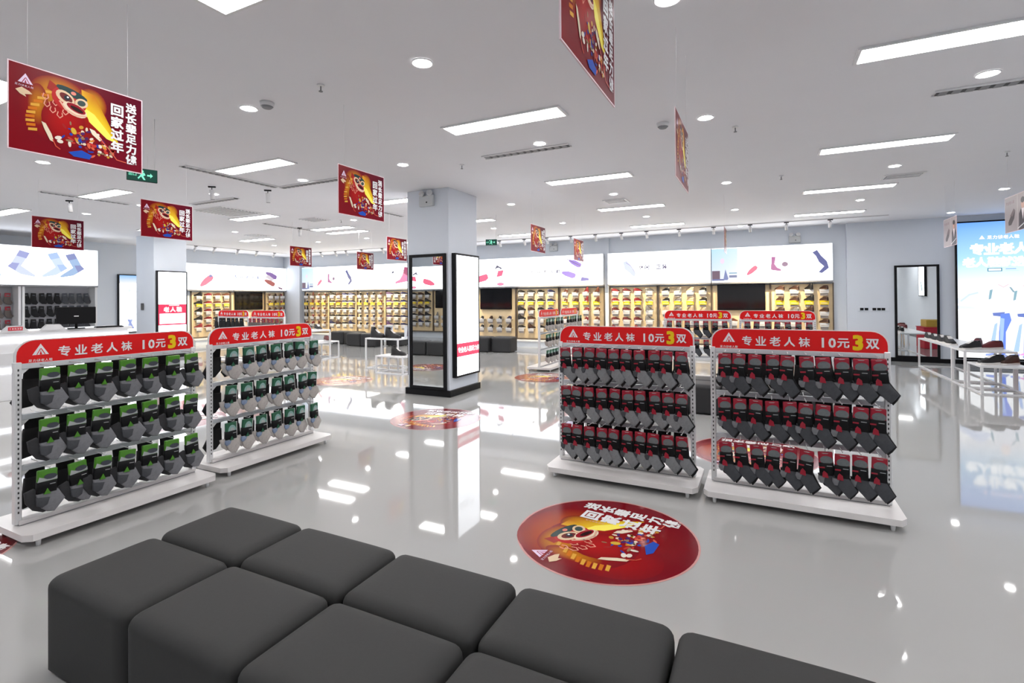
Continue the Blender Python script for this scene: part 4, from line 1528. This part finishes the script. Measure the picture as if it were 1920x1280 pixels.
# ------------------------------------------------------------------ display tables
def frame_table(x0, x1, y0, y1, h, label, group='white frame display tables'):
    t = thing('display_table', label, 'table', ((x0 + x1) / 2, (y0 + y1) / 2, 0), 0, group)
    a, b = (x1 - x0) / 2, (y1 - y0) / 2
    MB().box(-a, a, -b, b, h - .03, h, M_WHITE, .004).put('table_top', t)
    lg = MB().box(-.015, .015, -.015, .015, 0, h - .03, M_WHITE).mesh('leg')
    for sx in (-1, 1):
        for sy in (-1, 1):
            put('leg', lg, t, (sx * (a - .015), sy * (b - .015), 0))
    for sy in (-1, 1):
        MB().box(-a + .03, a - .03, sy * (b - .015) - .012, sy * (b - .015) + .012, 0, .024, M_WHITE).put('stretcher', t)
    for sx in (-1, 1):
        MB().box(sx * (a - .015) - .012, sx * (a - .015) + .012, -b + .03, b - .03, 0, .024, M_WHITE).put('stretcher', t)
    return t


frame_table(-10.50, -9.87, 9.05, 9.78, .43, 'low white frame table, right of the second left sock rack')
frame_table(-10.60, -9.83, 8.60, 9.45, .74, 'tall white frame table beside the low one, left of the column')
frame_table(-7.75, -6.85, 8.42, 8.95, .66, 'tall white frame table with black boots just left of the column')
frame_table(-7.05, -6.35, 7.95, 8.36, .36, 'low white frame table with one black shoe just left of the column')
frame_table(-6.7, -6.0, 9.1, 9.6, .66, 'tall white frame table partly hidden by the column')
frame_table(2.92, 3.52, 11.25, 13.35, .60, 'long white frame table below the back wall mirror')
frame_table(2.90, 3.55, 10.55, 11.18, .60, 'tall square white frame table in the group at right')
frame_table(2.92, 3.50, 9.92, 10.50, .43, 'low white frame table nearest in the group at right')


def table_shoe(x, y, z, rz, colr, kind, label, s=1.0):
    t = thing('display_shoe', label, 'shoe', (x, y, z), rz, 'shoes on the display tables')
    up = cm(colr, UP[colr])
    u = put('upper', SHOES[(colr, kind)], t)
    so = MB()
    so.prism([(-.135, -.03), (-.11, -.046), (0, -.044), (.1, -.038), (.132, -.02), (.132, .02), (.1, .038), (0, .044), (-.11, .046), (-.135, .03)], 0, .018, sole_d if kind == 'high' else sole_w, 'z')
    so.put('outsole', t)
    MB().prism([(.03, -.02), (.11, -.02), (.11, .02), (.03, .02)], .098 if kind == 'low' else .145, .103 if kind == 'low' else .152, GLOSS, 'z').put('opening', t)
    t.scale = (s, s, s)
    return t


for k, (x, y, z, a, cc, kd, lab, s) in enumerate((
        (-7.55, 8.60, .66, 175, 'black', 'high', 'left black boot on the tall table left of the column', 1.5),
        (-7.15, 8.62, .66, 178, 'black', 'high', 'right black boot on the tall table left of the column', 1.5),
        (-6.40, 9.3, .66, 170, 'maroon', 'high', 'maroon boot on the table half hidden by the column', 1.5),
        (-6.62, 8.15, .36, 185, 'black', 'high', 'single black shoe on the low table left of the column', 1.25),
        (-10.05, 9.25, .74, 160, 'black', 'low', 'black shoe on the tall table beyond the second left rack', 1.3),
        (-10.35, 9.1, .74, 20, 'black', 'low', 'dark shoe behind another on the tall table beyond the second left rack', 1.3),
        (-10.1, 9.60, .43, 160, 'maroon', 'low', 'maroon shoe on the low table beyond the second left rack', 1.3),
        (3.02, 12.95, .60, 92, 'black', 'low', 'farthest black shoe on the long right table', 1.35),
        (3.02, 12.55, .60, 92, 'black', 'low', 'second farthest black shoe on the long right table', 1.35),
        (3.02, 12.13, .60, 92, 'black', 'low', 'middle black shoe on the long right table', 1.45),
        (3.02, 11.72, .60, 92, 'black', 'low', 'nearest black shoe of the row on the long right table', 1.5),
        (3.32, 11.45, .60, 60, 'maroon', 'low', 'maroon shoe at the near right corner of the long right table', 1.35),
        (3.35, 10.95, .60, 20, 'maroon', 'low', 'maroon shoe on the tall square table at right', 1.35),
        (3.05, 10.80, .60, 30, 'black', 'low', 'black shoe on the tall square table at right', 1.35),
        (3.12, 10.18, .43, 25, 'black', 'low', 'left black shoe on the lowest right table', 1.45),
        (3.36, 10.28, .43, 40, 'dark brown', 'low', 'dark brown shoe on the lowest right table', 1.35))):
    table_shoe(x, y, z, R(a), cc, kd, lab, s)
P = Print()
P.rect(-.1, 0, .1, .26, (.75, .78, .82))
P.poly([(-.05, .03), (.05, .05), (.07, .2), (-.03, .2)], (.35, .30, .36))
pc = P.mesh('printed_face', M_PRINT)
for (x, y, lab) in ((-6.82, 8.75, 'pale display card leaning on the tall table by the column'), (-7.45, 8.84, 'pale display card behind the black boots')):
    t = thing('display_card', lab, 'sign', (x, y, .66), R(25))
    MB().prism([(-.10, 0), (.10, 0), (.10, .26), (-.10, .26)], .0, .006, M_CARDW, 'y').put('board', t)
    put('printed_face', pc, t, (0, -.001, 0))
    MB().prism([(0, 0), (.08, 0), (0, .2)], -.003, .003, M_CARDW, 'x').put('easel', t, (0, .006, 0))

# ------------------------------------------------------------------ things only the right-hand mirror shows
t = thing('promotion_table', 'red skirted table with yellow box, seen in the back wall mirror', 'table', (4.55, 10.2, 0))
MB().box(-.55, .35, -.4, .4, 0, .58, mat('red_cloth', (.42, .01, .03), .7, noise=.1, scale=20), .02, 2).put('cloth', t)
MB().box(-.56, .36, -.41, .41, .58, .60, mat('red_cloth2', (.42, .01, .03), .7)).put('table_top', t)
tag(MB().box(-.42, .25, -.28, .28, 0, .20, mat('ochre_card', (.42, .27, .02), .5, noise=.08), .01, 1).box(-.005, .005, -.285, .285, .0, .203, M_BRONZE).put('storage_box', None, (4.50, 10.2, .60)),
    'ochre yellow box standing on the red table in the mirror', 'box')
t = thing('lantern_stand_in', 'small orange stand-in for a yellow lamp beside the red table in the mirror', 'lantern_stand_in', (3.80, 9.2, 0))
MB().cyl(0, 0, .36, .42, .16, mat('amber', (.75, .36, .02), .35), 20).put('seat', t)  # amber seat and legs stand in for a small glowing lantern
for a in range(4):
    MB().tube([(.12 * math.cos(a * 1.5708), .12 * math.sin(a * 1.5708), .36), (.16 * math.cos(a * 1.5708), .16 * math.sin(a * 1.5708), 0)], .012, MATS['amber']).put('leg', t)


def side_print(P, w, h):
    P.poly([(-w * .2, h * .2), (w * .1, h * .5), (w * .2, h * .45), (-w * .05, h * .1)], (.3, .5, .55))


standing_lightbox(5.19, 5.4, 1.45, .75, 1.15, R(-90), 'white wall lightbox beside the viewer, seen in the back wall mirror', side_print)
